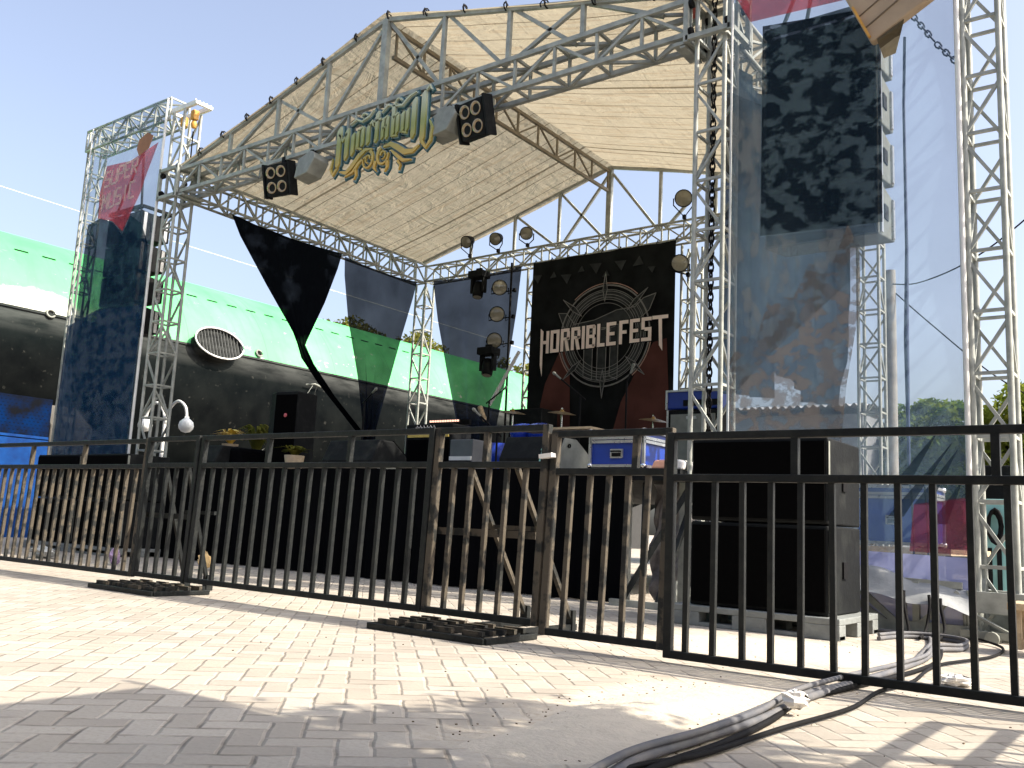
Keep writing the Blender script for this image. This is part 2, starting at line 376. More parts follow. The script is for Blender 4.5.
# hoist and chain in the right tower
def chain(pts,r=.02,step=.06):
    m=MB(); P=[Vector(p) for p in pts]
    for a,b in zip(P,P[1:]):
        L=(b-a).length; n=int(L/step); d=(b-a).normalized(); fa,fb=m.frame(d)
        for k in range(n):
            c=a+d*(k+.5)*step; e=fa if k%2 else fb
            m.path([c+d*step*.75*math.cos(t)+e*r*math.sin(t) for t in [2*PI*i/8 for i in range(8)]],r*.38,5,True)
    return m
r=thing('chain_hoist','dark lifting chain and red brown hoist inside the front right tower','chain hoist',(9.12,0,6.3))
chain([(9.14,.02,7.9),(9.14,.02,.6)],.026,.075).build('chain',M_rubber,r)
m=MB(); m.cbox((8.88,0,6.33),(.14,.16,.24)); m.lathe([(0,-.12),(.07,-.08),(.09,0),(.07,.08),(0,.12)],(8.88,0,6.12),12); m.build('hoist_body',M_red,r,.015)
m=MB(); m.path([(8.9,0,6.45),(8.9,.0,7.2),(8.92,0,8.0)],.012,6); m.build('hoist_chain',M_rubber,r)

# roof trusses
FT=box_truss('roof_truss','front horizontal box truss of the stage roof carrying the lamps and the ornate sign','roof truss',(-.02,0,5.90),(8.95,0,5.93),.155,.19,Y_,Z_,.56,M_alu2,.055,.032,'box trusses of the stage roof','warren',True)
box_truss('roof_truss','left side box truss of the stage roof with dark net drapes hanging below it','roof truss',(-.05,.2,5.88),(-.05,5.68,5.82),.15,.19,X_,Z_,.36,M_alu,.048,.026,'box trusses of the stage roof','warren')
box_truss('roof_truss','right side box truss of the stage roof seen through the right net banner','roof truss',(9.12,.2,5.95),(9.12,5.68,5.85),.15,.19,X_,Z_,.45,M_alu,.048,.026,'box trusses of the stage roof','warren')
box_truss('roof_truss','rear horizontal box truss of the stage roof above the black festival backdrop','roof truss',(.1,5.78,5.82),(9.0,5.78,5.86),.13,.16,Y_,Z_,.42,M_alu,.045,.025,'box trusses of the stage roof','warren')
def gable(y,label,zt,mt):
    r=thing('gable_frame',label,'gable frame',(4.45,y,6.1),'gable frames of the stage roof')
    apex=(4.45,y,7.33); L=(-.1,y,6.12); R=(9.05,y,6.2)
    for e in (L,R):
        MB().bar(e,apex,.055).build('rafter',mt,r)
    def zr(x):
        e=L if x<4.45 else R; t=(x-e[0])/(apex[0]-e[0]); return e[2]+t*(apex[2]-e[2])
    xs=[1.2,2.3,3.35,4.45,5.5,6.55,7.6]
    for x in xs:
        w=.10 if x==4.45 else .055
        m=MB(); m.bar((x,y,zt),(x,y,zr(x)),w,w*.8,ref=(0,1,0)); m.build('post',mt,r)
    br=[(4.42,7.28,3.38,zt),(3.35,zr(3.35)-.04,2.32,zt),(2.3,zr(2.3)-.04,3.3,zt+.03),(2.25,zr(2.25)-.04,1.2,zt),
        (4.5,7.28,5.5,zt),(5.5,zr(5.5),4.55,zt+.05),(5.55,zr(5.55),6.5,zt),(6.6,zr(6.6),7.5,zt),(7.55,zr(7.55),6.6,zt+.04),(7.65,zr(7.65),8.6,zt)]
    if mt is not M_alu2: br=[(4.5,7.2,5.45,zt),(6.5,zr(6.5),5.6,zt),(4.4,7.2,3.4,zt),(2.3,zr(2.3),3.3,zt),(3.35,zr(3.35),4.35,zt),(7.6,zr(7.6),6.6,zt)]
    for a in br:
        MB().bar((a[0],y+.03,a[1]),(a[2],y+.03,a[3]),.045).build('brace',mt,r)
    return r
gable(-.1,'front gable frame of pipes rising over the ornate sign',6.09,M_alu2)
gable(5.78,'rear gable frame of thin pipes against the sky above the backdrop',5.98,M_alu)
r=thing('ridge_truss','brownish ridge truss running from the front gable to the rear gable under the canvas','ridge truss',(4.45,0,7))
MB().bar((4.45,-.1,7.27),(4.45,5.78,7.24),.05).build('chord',M_aludark,r)
MB().bar((4.45,.05,6.86),(4.45,5.70,6.86),.05).build('chord',M_aludark,r)
m=MB()
for k in range(11):
    y=.1+k*.56; m.bar((4.45,y,6.88),(4.45,y,7.25),.03)
    if k<10: m.bar((4.45,y+(0 if k%2 else .56),6.88),(4.45,y+(.56 if k%2 else 0),7.25),.026)
m.build('lacing',M_aludark,r)

# canvas
r=thing('roof_canopy','cream translucent canvas stretched in two slopes over the stage roof','roof canopy',(4.45,2.9,7.3))
def slope(sgn):
    xe=-.22 if sgn<0 else 9.2
    ze=6.13 if sgn<0 else 6.2
    def f(u,v):
        x=4.45+(xe-4.45)*u; y=-.16+v*6.1; z=7.40+(ze-7.40)*u
        z+=-.006*math.sin(PI*u)*abs(math.sin(v*PI*13.7))-.05*math.sin(PI*u)+.004*math.sin(u*19+v*11)
        return (x,y,z)
    return f
MB().grid(slope(-1),36,110).build('canvas_panel',M_canvas,r)
MB().grid(slope(1),36,110).build('canvas_panel',M_canvas,r)
for x,z in [(.5,6.32),(1.05,6.47),(1.6,6.62),(2.15,6.76),(2.7,6.91),(3.25,7.06),(3.9,7.23),(4.5,7.38),(5.2,7.2),(5.85,7.04),(6.5,6.86),(7.1,6.7),(7.75,6.53),(8.5,6.34)]:
    a=random.uniform(-1,1); m=MB(); k=random.uniform(.4,1)
    m.path([(x,-.13+.045*math.cos(t),z-.01+.05*math.sin(t)) for t in [i*PI/4 for i in range(9)]]+[(x+.03*a,-.17,z+.03),(x+.06*a,-.18,z-.04*k),(x+.05*a,-.17,z-.12*k)],.010,5)
    m.build('rope_tie',M_rubber,r)

# ------------------------------------------------------------------ ornate sign on the front truss
def sign():
    r=thing('ornate_sign','ornate gold and teal blackletter name sign hung on the front roof truss','sign',(4.6,-.22,5.2))
    Y=-.24; G=MB(); T=MB(); W=MB()
    def P(x,z,y): return (x,y,z)
    def stroke(pts,w,cap=.5):
        # flat ribbon following pts with widths
        n=len(pts); wd=w if isinstance(w,(list,tuple)) else [w]*n
        def rib(mb,ex,y,th):
            Lp=[];Rp=[]
            for i,(x,z) in enumerate(pts):
                a=Vector(pts[min(i+1,n-1)])-Vector(pts[max(i-1,0)]); a.normalize(); nn=Vector((-a.y,a.x))*(wd[i]/2+ex)
                c=Vector((x,z))
                if i==0: c=c-a*ex
                if i==n-1: c=c+a*ex
                Lp.append(c+nn); Rp.append(c-nn)
            for i in range(n-1):
                mb.poly([(Lp[i].x,y,Lp[i].y),(Lp[i+1].x,y,Lp[i+1].y),(Rp[i+1].x,y,Rp[i+1].y),(Rp[i].x,y,Rp[i].y)],(0,-1,0),th)
        rib(G,0,Y-.03,.03); rib(W,.014,Y-.018,.012); rib(T,.034,Y,.018)
    def v(x,z0,z1,w=.075,lean=0):
        stroke([(x-.02,z0),(x,z0+w*.8),(x+lean,z1-w*.8),(x+lean+.025,z1)],[.012,w,w,.012])
    # M
    v(3.80,5.20,5.86,.085); v(3.97,5.30,5.80,.075); stroke([(3.80,5.74),(3.88,5.62),(3.97,5.72)],[.03,.05,.03])
    stroke([(3.80,5.22),(3.72,5.12),(3.66,5.22),(3.70,5.38)],[.05,.045,.04,.01])
    v(4.10,5.34,5.70,.07)
    # o r t a b u
    v(4.20,5.42,5.72,.055); v(4.30,5.44,5.74,.055); stroke([(4.20,5.44),(4.30,5.40)],.03); stroke([(4.20,5.71),(4.30,5.75)],.03)
    v(4.41,5.44,5.76,.06); stroke([(4.42,5.74),(4.48,5.79),(4.51,5.71)],[.03,.05,.02])
    v(4.58,5.44,5.92,.06); stroke([(4.51,5.77),(4.66,5.79)],.028)
    v(4.70,5.46,5.76,.055); v(4.79,5.45,5.79,.055); stroke([(4.70,5.62),(4.79,5.66)],.025); stroke([(4.68,5.76),(4.79,5.80)],.028)
    v(4.90,5.46,5.97,.06); v(4.99,5.48,5.78,.055); stroke([(4.90,5.47),(4.99,5.46)],.028); stroke([(4.90,5.74),(4.99,5.80)],.028)
    v(5.09,5.48,5.80,.055); v(5.18,5.48,5.82,.055); stroke([(5.09,5.49),(5.18,5.46)],.028)
    # l l
    v(5.30,5.34,5.95,.08); v(5.48,5.24,6.02,.085)
    stroke([(5.48,5.26),(5.56,5.16),(5.64,5.24),(5.66,5.42),(5.60,5.55)],[.05,.05,.045,.035,.01])
    stroke([(5.50,6.0),(5.57,6.06),(5.60,6.0)],[.03,.03,.01])
    # flourishes under the letters
    def arc(cx,cz,rx,rz,a0,a1,w0,w1,n=12):
        pts=[];ws=[]
        for i in range(n+1):
            t=a0+(a1-a0)*i/n; pts.append((cx+rx*math.cos(t),cz+rz*math.sin(t))); ws.append(w0+(w1-w0)*i/n)
        stroke(pts,ws)
    stroke([(3.86,5.14),(4.0,5.10),(4.12,5.18),(4.24,5.30),(4.38,5.38),(4.52,5.36)],[.02,.06,.075,.07,.05,.02])
    stroke([(3.98,5.04),(4.14,5.08),(4.26,5.20),(4.42,5.28)],[.015,.04,.045,.015])
    arc(4.44,5.22,.10,.13,1.2,-3.4,.045,.015); arc(4.44,5.22,.045,.06,0,5,.03,.01,8)
    arc(4.74,5.22,.11,.13,2.0,6.4,.05,.02); arc(4.74,5.22,.05,.06,3,-2,.03,.01,8)
    stroke([(4.74,5.34),(4.88,5.36),(5.02,5.28),(5.16,5.18),(5.32,5.16),(5.44,5.22)],[.02,.06,.08,.08,.06,.02])
    stroke([(4.90,5.26),(5.02,5.16),(5.14,5.06),(5.30,5.04)],[.02,.05,.05,.015])
    stroke([(4.60,5.16),(4.58,5.06),(4.63,5.0)],[.06,.04,.01]); stroke([(4.84,5.12),(4.84,5.02),(4.80,4.96)],[.05,.04,.01])
    stroke([(4.20,5.12),(4.22,5.02),(4.18,4.96)],[.04,.03,.01]); stroke([(5.04,5.08),(5.10,5.0),(5.08,4.93)],[.04,.03,.01])
    # thin curls above
    stroke([(4.02,5.84),(4.14,5.90),(4.26,5.84),(4.40,5.88),(4.50,5.96)],[.01,.03,.02,.03,.01])
    stroke([(4.66,5.88),(4.78,5.97),(4.90,5.92),(5.06,5.90),(5.20,6.0),(5.32,6.03)],[.01,.03,.02,.03,.03,.01])
    arc(4.98,5.98,.05,.04,0,4.5,.02,.01,7); arc(4.30,5.92,.05,.035,0,4.5,.02,.01,7)
    # letter paint fades from pale top to gold foot, part of the sign's own paint
    mg,n,out=newmat('sign letter paint'); x,y,z=n.xyz(n.pos()); p=n.new('ShaderNodeBsdfPrincipled')
    c=n.mix(n.ramp(z,5.15,5.55),(.50,.32,.06),(.24,.27,.08)); c=n.mix(n.ramp(z,5.6,5.9),c,(.42,.46,.34)); n.set(p.inputs['Base Color'],c); p.inputs['Roughness'].default_value=.4; n.set(out.inputs[0],p.outputs[0])
    G.build('lettering',mg,r); W.build('outline',mat('pale blue outline',(.20,.29,.32),.5),r); T.build('backing',M_teal,r)
    m=MB()
    for x in (4.0,4.6,5.2): m.bar((x,-.18,5.72),(x,-.23,5.72),.03); m.bar((x,-.19,5.6),(x,-.19,6.1),.02)
    m.build('bracket',M_alu2,r); r.scale=(.9,1,.9); r.location.z+=.06; r.location.x+=.02
sign()

# ------------------------------------------------------------------ lamps
def rotM(yaw,pitch): return Matrix.Rotation(yaw,3,'Z')@Matrix.Rotation(pitch,3,'X')
def blinder(x,z,yaw,label):
    r=thing('blinder_light',label,'stage light',(x,-.2,z),'four lamp blinders on the front truss')
    M=rotM(yaw,math.radians(14)); c=Vector((x,-.22,z))
    hs_=MB().cbox(c,(.40,.13,.44),M).build('housing',M_blackp,r,.01)
    for s in(-1,1): MB().cbox(c+M@Vector((s*.235,0,0)),(.03,.15,.48),M).build('side_flap',M_blackp,r)
    for i in(-1,1):
        for j in(-1,1):
            cc=c+M@Vector((i*.095,-.067,j*.105))
            q=MB(); q.lathe([(.082,.0),(.084,.015),(.07,.012),(.062,.0),(.03,-.008),(0,-.01)],cc,18,M@Vector((0,-1,0))); q.build('lamp',M_lens,hs_)
    m=MB(); m.bar((x-.0,-.15,z+.22),(x,-.15,5.74),.03); m.cbox((x,-.15,5.70),(.07,.08,.08)); m.build('clamp',M_rubber,r)
blinder(2.63,5.38,math.radians(8),'left four lamp blinder light under the front truss')
blinder(6.2,5.44,math.radians(-8),'right four lamp blinder light under the front truss')
def flood(x,z,label):
    r=thing('flood_light',label,'stage light',(x,-.2,z),'grey flood lights beside the ornate sign')
    m=MB(); c=Vector((x,-.17,z)); M=rotM(math.radians(-10),math.radians(-8))
    prof=[(-.2,-.16),(.14,-.16),(.27,.03),(.22,.13),(.12,.18),(-.1,.15),(-.2,.12)]
    a=[c+M@Vector((px,-.12,pz)) for px,pz in prof]; m.poly(a,M@Vector((0,1,0)),.24); m.build('housing',M_grey,r,.012)
    m=MB(); m.lathe([(.0,0),(.03,.01),(.05,.05),(.04,.09),(0,.1)],c+Vector((.02,0,.16)),10); m.bar(c+Vector((.02,0,.2)),(x+.02,-.15,5.76),.025); m.path([c+Vector((-.08,0,.14)),c+Vector((-.06,0,.24)),c+Vector((.06,0,.26)),c+Vector((.1,0,.14))],.012,6); m.build('yoke',M_rubber,r)
flood(3.22,5.46,'left grey flood light hanging between the blinder and the sign')
flood(5.72,5.50,'right grey flood light hanging between the sign and the blinder')
def par(c,face,mount,label,rr=.125):
    r=thing('par_light',label,'stage light',c,'round par lights at the rear of the stage')
    c=Vector(c); f=Vector(face).normalized()
    q_=MB().lathe([(0,-.16),(rr*.7,-.15),(rr*.9,-.05),(rr,.04),(rr*1.03,.05),(rr*.93,.055)],c,18,f); hs_=q_.build('housing',M_blackp,r)
    MB().lathe([(rr*.93,.045),(rr*.6,.06),(0,.065)],c,18,f).build('lens',M_lens2,hs_)
    s=f.cross(Vector((0,0,1))).normalized()
    m=MB(); m.path([c+s*rr*1.1,c+s*rr*1.1+Vector((0,0,-.12)),Vector(mount),c-s*rr*1.1+Vector((0,0,-.12)),c-s*rr*1.1],.012,6); m.cbox(mount,(.05,.06,.07)); m.build('yoke',M_rubber,r)
cf=Vector((.55,-.80,-.2))
par((1.28,5.55,6.32),(.1,-.9,-.45),(1.33,5.6,6.03),'leftmost par light standing on the rear truss under the canvas edge')
par((2.02,5.55,6.27),(.2,-.9,-.4),(2.05,5.6,6.03),'middle par light of the three on top of the rear truss')
par((2.76,5.55,6.26),(.5,-.85,-.25),(2.76,5.6,6.04),'third par light on the rear truss with its pale lens facing us')
par((6.06,5.55,6.36),(.5,-.85,-.2),(6.06,5.6,6.05),'par light on the rear truss just left of the right tower',.15)
par((6.04,5.5,5.20),(.5,-.85,-.1),(6.1,5.7,5.05),'par light at the upper right corner of the black backdrop',.15)
for z,lab in ((5.20,'top par light of the column left of the backdrop'),(4.68,'middle par light of the column left of the backdrop'),(4.17,'lowest par light of the column left of the backdrop')):
    par((2.30-(5.2-z)*.06,5.4,z),(.45,-.88,-.1),(2.5,5.6,z-.02),lab,.15)
def moving_head(x,y,z,hang,label):
    r=thing('moving_head_light',label,'stage light',(x,y,z),'moving head lights')
    s=-1 if hang else 1
    m=MB(); m.cbox((x,y,z),(.36,.28,.14)); m.cbox((x,y,z-s*.10),(.14,.06,.08)); m.build('base',M_blackp,r,.015)
    for i in(-1,1): MB().cbox((x+i*.14,y,z+s*.22),(.05,.12,.30)).build('yoke_arm',M_blackp,r,.01)
    m=MB(); a=Vector((.1,-.25,-1 if hang else .5)); m.lathe([(0,-.16),(.09,-.15),(.11,0),(.105,.14),(.09,.17),(0,.17)],(x,y,z+s*.30),14,a); hd=m.build('head',M_blackp,r)
    m=MB(); m.lathe([(.085,.172),(0,.18)],(x,y,z+s*.30),14,a); m.build('lens',M_lens2,hd)
moving_head(1.68,5.5,5.56,True,'moving head light hanging below the rear truss in front of the net drape')
moving_head(2.26,5.2,3.92,True,'moving head light mounted low beside the column of par lights')
# upright pipe carrying the par column
r=tag(MB().tube((2.48,5.5,5.7),(2.52,5.5,1.3),.022).build('lamp_pipe',M_rubber),'thin dark upright pipe carrying the column of par lights','pipe')

# ------------------------------------------------------------------ drapes
def drape(rows,axis,off,folds,amp,ns=26,nr=40):
    """rows: (z, a, b) extents along the axis"""
    def f(u,v):
        t=v*(len(rows)-1); i=min(int(t),len(rows)-2); s=t-i; s2=s
        z=rows[i][0]*(1-s2)+rows[i+1][0]*s2; a=rows[i][1]*(1-s)+rows[i+1][1]*s; b=rows[i][2]*(1-s)+rows[i+1][2]*s
        za=rows[i][3] if len(rows[i])>3 else 0; zb=rows[i+1][3] if len(rows[i+1])>3 else 0
        q=a+(b-a)*u; w=amp*(.25+1.2*v)*(math.sin(u*folds*2*PI+v*2)+.4*math.sin(u*folds*5+1+v*3))
        zz=z+(za*(1-s)+zb*s)*(u-.5)+(-.05*math.sin(u*PI) if v<.02 else 0)
        return (q,off+w,zz) if axis=='x' else (off+w,q,zz)
    return MB().grid(f,ns,nr)
M_netA=netmat('black net cloth dense',(.005,.0065,.010),1.0,trans=.1)
M_netB=netmat('black net cloth sheer',(.005,.008,.018),.93,trans=.4)
M_netBd=netmat('black net cloth half sheer',(.022,.03,.05),.78,trans=.5)
tag(drape([(5.62,.80,3.30),(5.3,1.00,3.22),(4.6,1.62,2.98),(4.0,2.18,2.72),(3.72,2.42,2.60),(3.45,2.52,2.85,-.1),(3.0,2.95,3.42,-.25),(2.6,3.50,3.95,-.25),(2.25,4.0,4.4,-.2)],'y',.12,3.5,.035).build('net_drape',M_netA),'nearly opaque black net drape pulled to a point and twisted down, left side of stage','drape','dark net drapes around the stage')
tag(drape([(5.57,3.34,5.36),(5.2,3.36,5.28),(4.4,3.52,5.05),(3.4,3.85,4.78),(2.4,4.15,4.50),(1.4,4.2,4.5)],'y',.15,4.5,.035).build('net_drape',M_netB),'sheer dark net drape tapering down left of the rear left tower','drape','dark net drapes around the stage')
tag(drape([(5.66,.32,2.60),(4.8,.50,2.52),(3.6,.85,2.35),(2.5,1.2,2.15),(1.4,1.35,2.0)],'x',5.66,4,.04).build('net_drape',M_netB),'sheer dark net drape at the rear of the stage right of the rear left tower','drape','dark net drapes around the stage')
# right side drape behind the banner with a notch
M_netR=netmat('patterned side drape',(.012,.022,.036),.95,(.03,.045,.06),2.3,(.50,.56),.3,(1,1,1.2))
m=MB()
def rs(y,z): return (9.12+.05*math.sin(y*9)+.02*math.sin(y*23+z),y,z)
def rsgrid(y0,y1,z0f,z1f,n,k):
    m.grid(lambda u,v: rs(y0+(y1-y0)*u, z0f(y0+(y1-y0)*u)*(1-v)+z1f(y0+(y1-y0)*u)*v),n,k)
top=lambda y:5.70
bot=lambda y:2.05+.1*y
rsgrid(.18,1.65,bot,top,14,24)
rsgrid(1.65,2.68,lambda y:2.56-(y-1.65)*.1,top,10,20)
rsgrid(2.68,4.12,bot,top,14,24)
rsgrid(4.12,4.75,lambda y:2.45+(y-4.12)*4.0,top,8,16)
tag(m.build('net_drape',M_netR),'brown and blue patterned side drape seen through the right net banner','drape','dark net drapes around the stage')

# ------------------------------------------------------------------ black festival backdrop
def backdrop():
    r=thing('festival_backdrop','black backdrop banner lettered HORRIBLEFEST over a round emblem at the rear of the stage','banner',(4.4,5.62,5.7))
    Y=5.60
    def f(u,v):
        return (2.92+3.0*u+.05*(u-.5)*v, Y+.018*math.sin(u*16+v*2)+.012*math.sin(u*37), 5.66-4.35*v)
    MB().grid(f,50,40).build('cloth',M_backd,r)
    y=Y-.045
    # maroon printed shapes
    m=MB(); D=(0,1,0)
    m.poly([(3.30,y,1.35),(3.25,y,2.9),(3.34,y,3.3),(3.62,y,3.85),(3.85,y,3.9),(3.92,y,2.4),(3.97,y,1.35)],D,.003)
    m.poly([(4.55,y,1.35),(4.72,y,2.1),(4.95,y,2.9),(5.25,y,3.45),(5.55,y,3.90),(5.80,y,3.95),(5.88,y,2.6),(5.88,y,1.35)],D,.003)
    m.build('maroon_print',M_brownpr,r)
    m=MB()   # faint grey triangles near the top
    for i in range(9):
        x=3.1+i*.3+random.uniform(-.05,.05); z=5.28+random.uniform(-.1,.12); s=random.uniform(.07,.13); k=1 if i%2 else -1
        m.poly([(x-s,y,z-k*s*.6),(x+s,y,z-k*s*.5),(x+s*.2,y,z+k*s)],D,.003)
    m.build('faint_print',M_fillg,r)
    # emblem
    cx,cz=4.56,4.10; O=MB(); F=MB(); Li=MB()
    def ring(mb,rad,w,a0=0,a1=2*PI,n=72,yy=0):
        n=max(8,int(n*(a1-a0)/(2*PI)))
        for i in range(n):
            t=a0+(a1-a0)*i/n;t2=a0+(a1-a0)*(i+1)/n
            mb.poly([(cx+R*math.cos(q),y-yy,cz+R*math.sin(q)) for R,q in ((rad,t),(rad,t2),(rad+w,t2),(rad+w,t))],D,.002)
    ring(F,.66,.17,yy=.002)
    ring(O,.90,.028,yy=.004); ring(Li,.945,.02,-.9,-.2,yy=.004); ring(Li,.945,.02,3.3,3.9,yy=.004); ring(Li,.945,.016,.8,2.3,yy=.004)
    for R in (.83,.80,.74,.69,.65,.585): ring(O,R,.010,yy=.004)
    def line(pts,mb=O,w=.014,closed=True):
        n=len(pts)
        for i in range(n if closed else n-1):
            a=Vector((pts[i][0],pts[i][1]));b=Vector((pts[(i+1)%n][0],pts[(i+1)%n][1])); d=(b-a).normalized(); e=Vector((-d.y,d.x))*w/2; a=a-d*w*.4;b=b+d*w*.4
            mb.poly([(q.x,y-.006,q.y) for q in (a+e,b+e,b-e,a-e)],D,.002)
    def spike(ang,r0,r1,w):
        c,s=math.cos(ang),math.sin(ang); mid=(r0*.6+r1*.4)
        P=[(cx+c*r0,cz+s*r0),(cx+c*mid-s*w,cz+s*mid+c*w),(cx+c*r1,cz+s*r1),(cx+c*mid+s*w,cz+s*mid-c*w)]
        F.poly([(a,y-.004,b) for a,b in P],D,.002); line(P)
    for k,a in enumerate([90,140,42,222,318,270]): spike(math.radians(a),.62,1.16 if k<3 else 1.12,.045)
    # winged monogram
    W=[(cx-.98,cz+.50),(cx-.80,cz+.48),(cx-.62,cz+.26),(cx-.2,cz+.30),(cx+.25,cz+.44),(cx+.62,cz+.46),(cx+.78,cz+.60),(cx+1.02,cz+.66),(cx+.90,cz+.38),(cx+.74,cz+.26),(cx+.30,cz+.18),(cx+.2,cz+.14),(cx-.3,cz+.08),(cx-.72,cz+.06),(cx-.86,cz+.24)]
    line(W)
    F.poly([(a,y-.003,b) for a,b in [W[0],W[1],W[2],W[13],W[14]]],D,.002); F.poly([(a,y-.003,b) for a,b in [W[5],W[6],W[7],W[8],W[9]]],D,.002)
    F.poly([(a,y-.003,b) for a,b in [W[2],W[3],W[4],W[5],W[9],W[10],W[11],W[12],W[13]]],D,.002)
    for x0,x1,z0,z1 in ((-.40,-.22,-.72,.1),(-.12,.06,-.78,.14),(.14,.30,-.74,.18)):
        Q=[(cx+x0,cz+z0),(cx+x1,cz+z0-.06),(cx+x1,cz+z1),(cx+x0,cz+z1)]
        F.poly([(a,y-.003,b) for a,b in Q],D,.002); line(Q)
    F.build('emblem_fill',M_fillg,r); O.build('emblem_outline',M_outline,r); Li.build('emblem_glow_line',M_outlinelit,r)
    # lettering
    T=MB(); E=MB(); h=.42; z0=3.90; tw=.062
    def rect(x0,x1,a,b,ch=0):
        sl=.03*( (x0+x1)/2-4.5)
        T.poly([(x0,y-.012,a+sl),(x1,y-.012,a+sl),(x1,y-.012,b+sl),(x0,y-.012,b+sl)],D,.004)
        E.poly([(x0-.014,y-.008,a+sl-.014),(x1+.014,y-.008,a+sl-.014),(x1+.014,y-.008,b+sl+.014),(x0-.014,y-.008,b+sl+.014)],D,.002)
    def quad(P):
        T.poly([(a,y-.012,b+.03*(a-4.5)) for a,b in P],D,.004)
    def let(c,x,w):
        a,b=z0,z0+h; mid=z0+h*.5
        L=lambda e=0:rect(x,x+tw,a,b); Rr=lambda:rect(x+w-tw,x+w,a,b)
        if c=='H':
            quad([(x,b+.06),(x+tw,b),(x+tw,a-.42),(x+.01,a-.20)]); rect(x+w-tw,x+w,a,b); rect(x+tw,x+w-tw,mid-.03,mid+.03)
        elif c=='O':
            L();Rr();rect(x+tw,x+w-tw,a,a+tw);rect(x+tw,x+w-tw,b-tw,b)
        elif c=='R':
            L();rect(x+tw,x+w-.01,b-tw,b);rect(x+w-tw,x+w,mid,b-tw);rect(x+tw,x+w-.01,mid-.01,mid+tw*.7)
            quad([(x+w*.42,mid),(x+w*.42+tw,mid),(x+w,a),(x+w-tw*1.1,a)])
        elif c=='I': L()
        elif c=='B':
            L();rect(x+tw,x+w-.02,b-tw,b);rect(x+tw,x+w-.02,mid-.03,mid+.03);rect(x+tw,x+w-.02,a,a+tw);rect(x+w-tw,x+w-.0,mid+.03,b-.02);rect(x+w-tw,x+w,a+.02,mid-.03)
        elif c=='L': L();rect(x+tw,x+w,a,a+tw)
        elif c=='E': L();rect(x+tw,x+w,a,a+tw);rect(x+tw,x+w,b-tw,b);rect(x+tw,x+w-.03,mid-.03,mid+.03)
        elif c=='F': L();rect(x+tw,x+w,b-tw,b);rect(x+tw,x+w-.03,mid-.03,mid+.03)
        elif c=='S':
            rect(x,x+w,b-tw,b);rect(x,x+tw,mid,b-tw);rect(x+tw,x+w,mid-.03,mid+.03);rect(x+w-tw,x+w,a+tw,mid-.03);rect(x,x+w,a,a+tw)
        elif c=='T':
            rect(x-.02,x+w+.08,b-tw,b); quad([(x+w*.5,b-tw),(x+w*.5+tw,b-tw),(x+w*.5+tw+.02,a-.20),(x+w*.5+.02,a-.10)])
    x=3.20
    for c in 'HORRIBLE FEST':
        if c==' ': x+=.03; continue
        w={'I':tw,'L':.16,'F':.18,'T':.20}.get(c,.195); let(c,x,w); x+=w+.032
    T.build('lettering',M_txt,r); E.build('lettering_shadow',M_backd,r)
    m=MB()
    for k in range(9): m.path([(2.95+k*.37,Y,5.66),(2.95+k*.37,Y+.04,5.72),(2.95+k*.37,Y+.1,5.68)],.01,5)
    m.build('tie',M_rubber,r)
backdrop()

